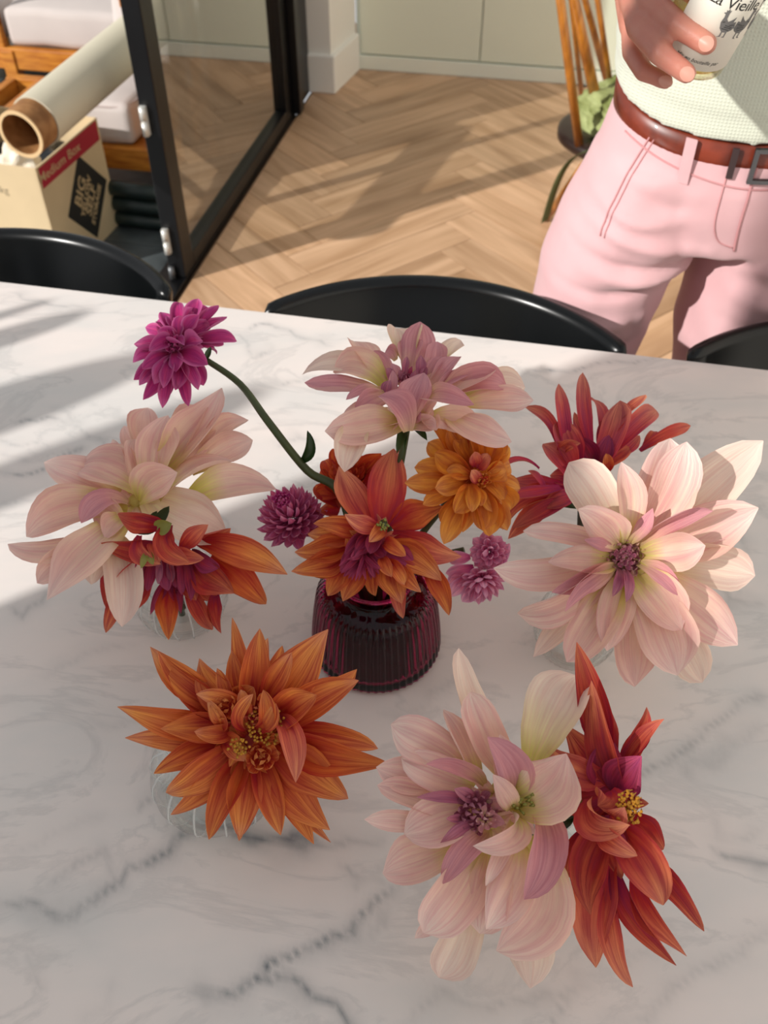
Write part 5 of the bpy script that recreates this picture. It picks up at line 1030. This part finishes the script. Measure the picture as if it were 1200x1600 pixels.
# trousers
Tp = [loft([ering(l, f, z, a, b_, 48, .9) for l, f, z, a, b_ in [(0,0,.80,.17,.120),(.0,0,.86,.182,.128),(.0,0,.90,.187,.128),(.0,0,.94,.178,.122),(0,0,.975,.170,.116),(0,0,1.02,.158,.112)]])]
for rs in ([(-.094,0,.91,.090,.118),(-.120,.004,.80,.106,.122),(-.145,.006,.73,.098,.112),(-.158,.01,.64,.090,.104),(-.17,.015,.5,.080,.090),(-.185,-.005,.27,.074,.080),(-.20,-.015,.055,.078,.082)],
           [(.095,0,.91,.104,.118),(.092,.004,.80,.110,.122),(.08,.006,.72,.100,.114),(.072,.01,.64,.096,.106),(.08,.012,.5,.082,.092),(.10,-.005,.27,.076,.082),(.108,-.015,.055,.08,.085)]):
    Tp.append(loft([ering(l, f, z, a, b_, 40, .95) for l, f, z, a, b_ in rs]))
tm_ = fuse(Tp, .006, 6); n = len(tm_.vertices); co = np.empty(n*3); tm_.vertices.foreach_get('co', co); co = co.reshape(-1, 3)
nm = np.empty(n*3); tm_.vertices.foreach_get('normal', nm); nm = nm.reshape(-1, 3)
rel = co - PO; l_ = rel @ PLt; f_ = rel @ PFw; z_ = rel[:, 2]
def gs(x, c, s): return np.exp(-((x - c)/s)**2)
front = np.clip(f_/.08, 0, 1)
dsp = 0*l_
for (la, za, lb, zb, wdt, amp) in [(-.20,.845,-.03,.815,.010,.007),(-.21,.80,-.02,.79,.009,-.006),(-.19,.87,-.08,.855,.010,.006),(-.19,.77,-.01,.785,.012,.008),(-.22,.74,-.06,.765,.009,-.006),(-.16,.90,-.06,.875,.012,-.004),
                              (0.02,.785,.18,.83,.011,.008),(0.03,.765,.20,.79,.010,-.006),(.03,.74,.19,.745,.012,.006),(.05,.87,.18,.88,.012,.005),(-.23,.69,-.10,.70,.012,.006),(-.22,.66,-.08,.655,.012,-.005),(.02,.70,.17,.68,.012,-.006),(-.10,.72,-.06,.62,.012,.006),(.02,.66,.06,.57,.012,.007),
                              (-.20,.95,-.21,.84,.010,-.003)]:
    vl, vz = lb - la, zb - za; L2 = vl*vl + vz*vz; t = np.clip(((l_-la)*vl + (z_-za)*vz)/L2, 0, 1); d_2 = (l_ - la - t*vl)**2 + (z_ - za - t*vz + .012*np.sin(t*3.1))**2
    dsp += 1.45*amp*np.exp(-d_2/wdt**2)*np.sin(np.pi*np.clip(t, .08, .92))*front
dsp += .0016*np.sin(l_*55 + 20*z_) * np.sin(z_*48 + 3*np.sin(l_*20)) * (z_ < .9)
dsp += .004*np.sin(z_*60 + l_*12)*np.clip((.30 - z_)/.2, 0, 1)
co = co + nm*dsp[:, None]
# waist cut
keep_top = .978 + wz(np.clip((co - PO) @ PFw, -.12, .13))
co[:, 2] = np.minimum(co[:, 2], keep_top); tm_.vertices.foreach_set('co', co.ravel()); tm_.update()
m, nt, b, N, L = new_mat('pink_twill'); b.inputs['Base Color'].default_value = lin('E7B3B6'); b.inputs['Roughness'].default_value = .85; b.inputs['Sheen Weight'].default_value = .3
tc = N('ShaderNodeTexCoord'); n1 = N('ShaderNodeTexNoise'); n1.inputs['Scale'].default_value = 18; n1.inputs['Detail'].default_value = 4; L(tc.outputs['Object'], n1.inputs[0]); mx = N('ShaderNodeMix'); mx.data_type = 'RGBA'; mx.inputs['A'].default_value = lin('DDB4B6'); mx.inputs['B'].default_value = lin('D2A2A5'); L(n1.outputs[0], mx.inputs['Factor']); L(mx.outputs['Result'], b.inputs['Base Color'])
wv = N('ShaderNodeTexWave'); wv.inputs['Scale'].default_value = 420; wv.bands_direction = 'DIAGONAL'; L(tc.outputs['Object'], wv.inputs[0]); bp = N('ShaderNodeBump'); bp.inputs['Strength'].default_value = .12; bp.inputs['Distance'].default_value = .0004; L(wv.outputs[0], bp.inputs['Height']); L(bp.outputs[0], b.inputs['Normal'])
M['pink'] = m; M['stitch'] = pmat('pink_stitching', 'C98F90', .8)
tro = link('trousers', tm_, M['pink'], per)
from mathutils.bvhtree import BVHTree
bmt = bmesh.new(); bmt.from_mesh(tm_); bvh = BVHTree.FromBMesh(bmt)
def on(l, z, out=.001, side=0):     # point on the trousers surface seen from the front (side: direction in degrees to his right)
    a = math.radians(side); dr = PFw*math.cos(a) - PLt*math.sin(a); o_ = pp_(l, 0, z) + dr*.5 if side else pp_(l, .5, z)
    hit = bvh.ray_cast(Vector(o_), Vector(-dr)); return np.array(hit[0]) + np.array(hit[1])*out if hit[0] else pp_(l, .12, z)
def seam(pts, r=.0012, mat='stitch', name='seam', side=0): tube(name, [on(q_[0], q_[1], .0010, side) for q_ in catmull([(l, z, 0) for l, z in pts], 9)], r, M[mat], tro, 6)
for k_, r_ in ((0, .0012), (.008, .0008)): seam([(-.082 + k_,.968),(-.091 + k_,.945),(-.102 + k_,.917),(-.112 + k_,.88),(-.118 + k_,.85),(-.120 + k_,.825)], r_, side=28)
seam([(.082,.968),(.091,.945),(.102,.917),(.112,.88),(.118,.85)], side=-28)
seam([(-.002,.935),(-.004,.90),(-.004,.86),(.0,.82)], .0016); seam([(-.035,.935),(-.037,.90),(-.036,.86),(-.025,.835),(-.004,.825)], .0009)
seam([(-.16,.948),(-.12,.932),(-.07,.918),(-.02,.909),(.03,.909),(.08,.92),(.14,.94)], .0011)
# belt, loops, buckle
def band(name, z0, z1, a, b_, th_, mat, par, n=96, e=.9, tilt=True, rows=4):
    rings = []
    prof_ = [(0, z0), (th_, z0 + .001), (th_*1.15, (z0 + z1)/2), (th_, z1 - .001), (0, z1)]
    for o_, z in prof_: rings.append([p for p in ering(0, 0, z, a + o_, b_ + o_, n, e, tilt)])
    V, Fc = loft(rings, False); return mesh(name, V, Fc, mat, par)
band('belt', .960, .998, .1690, .1185, .004, pmat('belt_brown_leather', '84351F', .38, col2='4E1C10', nscale=24, coat=.2), per)
def wpt(l, z, off):      # on the belt's front, half-ellipse
    a, b_ = .173 + off, .1225 + off; x = max(-1, min(1, l/a)); y = b_*(1 - abs(x)**(2/.9))**(.9/2); return pp_(l, y, z + wz(y))
def patch(name, l0, l1, z0, z1, off, th_, mat, par, n=6):
    V = []
    for o_ in (off, off + th_):
        for i in range(n + 1):
            for z in (z0, z1): V.append(wpt(l0 + (l1 - l0)*i/n, z, o_))
    k = 2*(n + 1); Fc = []
    for i in range(n):
        a = 2*i; Fc += [(a, a+1, a+3, a+2), (k+a, k+a+2, k+a+3, k+a+1), (a, a+2, k+a+2, k+a), (a+1, k+a+1, k+a+3, a+3)]
    Fc += [(0, k, k+1, 1), (2*n, 2*n+1, k+2*n+1, k+2*n)]; return mesh(name, V, Fc, mat, par, smooth=False)
for l0 in (-.094, .080): patch('belt_loop', l0, l0 + .013, .944, 1.0, .0055, .0025, M['pink'], tro)
bk = patch('belt_keeper', -.038, -.030, .960, .998, .0052, .002, pmat('keeper_dark', '3A2A2A', .4), per)
mt = pmat('buckle_gunmetal', '6A6A6C', .25, metal=.9)
bu = patch('buckle', -.012, -.006, .957, 1.001, .006, .004, mt, per); patch('buckle_bar', .034, .040, .957, 1.001, .006, .004, mt, bu); patch('buckle_bar', -.012, .040, .957, .962, .006, .004, mt, bu); patch('buckle_bar', -.012, .040, .996, 1.001, .006, .004, mt, bu)
# jumper
JP = [(1.004,.170,.122),(1.000,.176,.127),(1.008,.180,.130),(1.035,.181,.131),(1.042,.184,.134),(1.10,.186,.138),(1.18,.190,.142),(1.28,.196,.138),(1.36,.195,.122),(1.41,.165,.10),(1.44,.11,.08),(1.465,.072,.066),(1.475,.066,.062)]
parts = []
rings = [ering(0, 0, z, a, b_, 96, .92, z < 1.1) for z, a, b_ in JP]
sl_ = [(sho, .075), (sho*.5 + elb*.5, .062), (elb, .056), (elb*.45 + wr_*.55, .046), (elb*.18 + wr_*.82, .036)]
sl2 = [(shL, .075), (shL*.5 + elL*.5, .062), (elL, .054), (elL*.5 + wrL*.5, .045), (elL*.12 + wrL*.88, .036)]
parts = [loft(rings)] + chain([q[0] for q in sl_], [q[1] for q in sl_]) + chain([q[0] for q in sl2], [q[1] for q in sl2])
jm = fuse(parts, .0045, 8)
m, nt, b, N, L = new_mat('cream_waffle_knit'); b.inputs['Base Color'].default_value = lin('D2D6C4'); b.inputs['Roughness'].default_value = .9; b.inputs['Sheen Weight'].default_value = .4
tc = N('ShaderNodeTexCoord'); mp = N('ShaderNodeMapping'); mp.inputs['Rotation'].default_value = (0, math.radians(20), 0); L(tc.outputs['Object'], mp.inputs[0]); 
w1 = N('ShaderNodeTexWave'); w1.bands_direction = 'Z'; w1.inputs['Scale'].default_value = 75; w2 = N('ShaderNodeTexWave'); w2.bands_direction = 'X'; w2.inputs['Scale'].default_value = 75; L(tc.outputs['Object'], w1.inputs[0]); L(tc.outputs['Object'], w2.inputs[0])
mu = N('ShaderNodeMath'); mu.operation = 'MULTIPLY'; L(w1.outputs[1], mu.inputs[0]); L(w2.outputs[1], mu.inputs[1]); bp = N('ShaderNodeBump'); bp.inputs['Strength'].default_value = .5; bp.inputs['Distance'].default_value = .0012; L(mu.outputs[0], bp.inputs['Height']); L(bp.outputs[0], b.inputs['Normal'])
link('jumper', jm, m, per)
for s_, Lg in ((-1, RL), (1, LL)):
    q = Lg[-1]; V, Fc = loft([ering(q[0]*1.03, f, z, a, b_, 24) for f, z, a, b_ in [(.05,0,.052,.145),(.05,.022,.053,.146),(.045,.05,.046,.13),(.0,.085,.044,.075),(-.01,.12,.045,.055)]]); mesh('shoe', V, Fc, pmat('shoe_white', 'D8D4CC', .6), per)
# --- bottle
P0 = at(1071, 88, .885); P1 = at(1133, -24, .822); ba = unit(P1 - P0); cam_d = unit(-(ray(1090, 60))); bf = unit(cam_d - ba*(cam_d @ ba)); bs = np.cross(ba, bf); bs = bs if bs @ R_ > 0 else -bs
BR = .0372
bot = root('wine_bottle', P0, 'pale wine bottle with a white label held in the right hand of the person', 'bottle')
def bpt(ang, s, r): return P0 + ba*s + (bf*math.cos(ang) + bs*math.sin(ang))*r
def rev(name, prof_, mat, n=64):
    V = [bpt(2*math.pi*k/n, z, r) for r, z in prof_ for k in range(n)]; m_ = len(prof_)
    Fc = [(i*n+k, i*n+(k+1) % n, (i+1)*n+(k+1) % n, (i+1)*n+k) for i in range(m_-1) for k in range(n)] + [tuple(range(n))[::-1], tuple(range((m_-1)*n, m_*n))]
    return mesh(name, V, Fc, mat, bot)
og = sm([(.012, .010), (.026, .002), (.032, 0), (BR*.97, .004), (BR, .012), (BR, .10), (BR, .19), (.033, .212), (.02, .236), (.0148, .25), (.0142, .30), (.0155, .302), (.0155, .308), (.014, .310)], 3)
ig = sm([(.010, .0135), (.024, .006), (.030, .004), (BR*.90, .008), (BR*.925, .015), (BR*.925, .10), (BR*.925, .19), (.030, .212), (.0175, .236), (.0115, .25), (.011, .309)], 3)
rev('bottle_glass', og, pane_mat('pale_gold_glass', (.93, .88, .74, 1), 1.5, .5))
rev('wine', [(r*.985, z + .0004) for r, z in ig if z < .17], pane_mat('pale_gold_wine', (.92, .83, .60, 1), 1.33, .5))
def lab(name, a0_, a1_, s0_, s1_, r, mat, n=40, th_=.0003):
    V = [bpt(a0_ + (a1_-a0_)*i/n, s, rr) for rr in (r, r + th_) for i in range(n+1) for s in (s0_, s1_)]; k = 2*(n+1); Fc = []
    for i in range(n): a = 2*i; Fc += [(a, a+1, a+3, a+2), (k+a, k+a+2, k+a+3, k+a+1), (a, a+2, k+a+2, k+a), (a+1, k+a+1, k+a+3, a+3)]
    return mesh(name, V, Fc, mat, bot)
lb_ = lab('label', math.radians(-33), math.radians(120), .013, .135, BR + .0002, pmat('label_paper', 'EFE9DA', .7))
ink = pmat('label_ink', '2A2A28', .7); ink2 = pmat('label_ink_grey', '6E6C6A', .7)
def lt_on(a_c, s_c): return lambda x, y: bpt(math.radians(a_c) + x/BR, s_c + y, BR + .0007)
text_on('lettering', 'La Vieille Ferme', .0150, ink, lb_, lt_on(58, .079), space=.93)
text_on('lettering', 'Mis en bouteille par', .0052, ink, lb_, lt_on(18, .0215), shear=.3)
def hen(a_c, s_c, k, fl):
    P = [(-.45,.0),(-.40,.35),(-.25,.30),(-.30,.62),(-.12,.42),(.05,.30),(.18,.45),(.20,.75),(.16,.92),(.24,.86),(.28,.98),(.34,.86),(.42,.88),(.38,.78),(.50,.70),(.38,.66),(.36,.50),(.40,.20),(.30,-.10),(.12,-.28),(.12,-.50),(.24,-.58),(.08,-.56),(.04,-.54),(.05,-.30),(-.10,-.28),(-.12,-.50),(-.02,-.58),(-.18,-.56),(-.18,-.26),(-.36,-.14)]
    f = lt_on(a_c, s_c); V = [f(x*k*fl, y*k) for x, y in P]; o_ = mesh('hen_drawing', V, [tuple(range(len(P)))], ink2, lb_, smooth=False)
    for (x0, y0, x1, y1) in ((-.3,.05,.1,.12),(-.3,-.02,.12,.02),(-.2,-.12,.2,-.08),(-.35,.2,-.1,.16),(.2,.3,.32,.25)):
        g = lambda x, y: bpt(math.radians(a_c) + x*k*fl/BR, s_c + y*k, BR + .0009); mesh('hen_drawing', [g(x0, y0), g(x1, y1), g(x1, y1 - .035), g(x0, y0 - .035)], [(0, 1, 2, 3)], ink, lb_, smooth=False)
hen(30, .058, .017, -1); hen(55, .058, .019, 1); hen(82, .056, .018, -1)

for r in ROOTS:
    if '_w' in r: del r['_w']
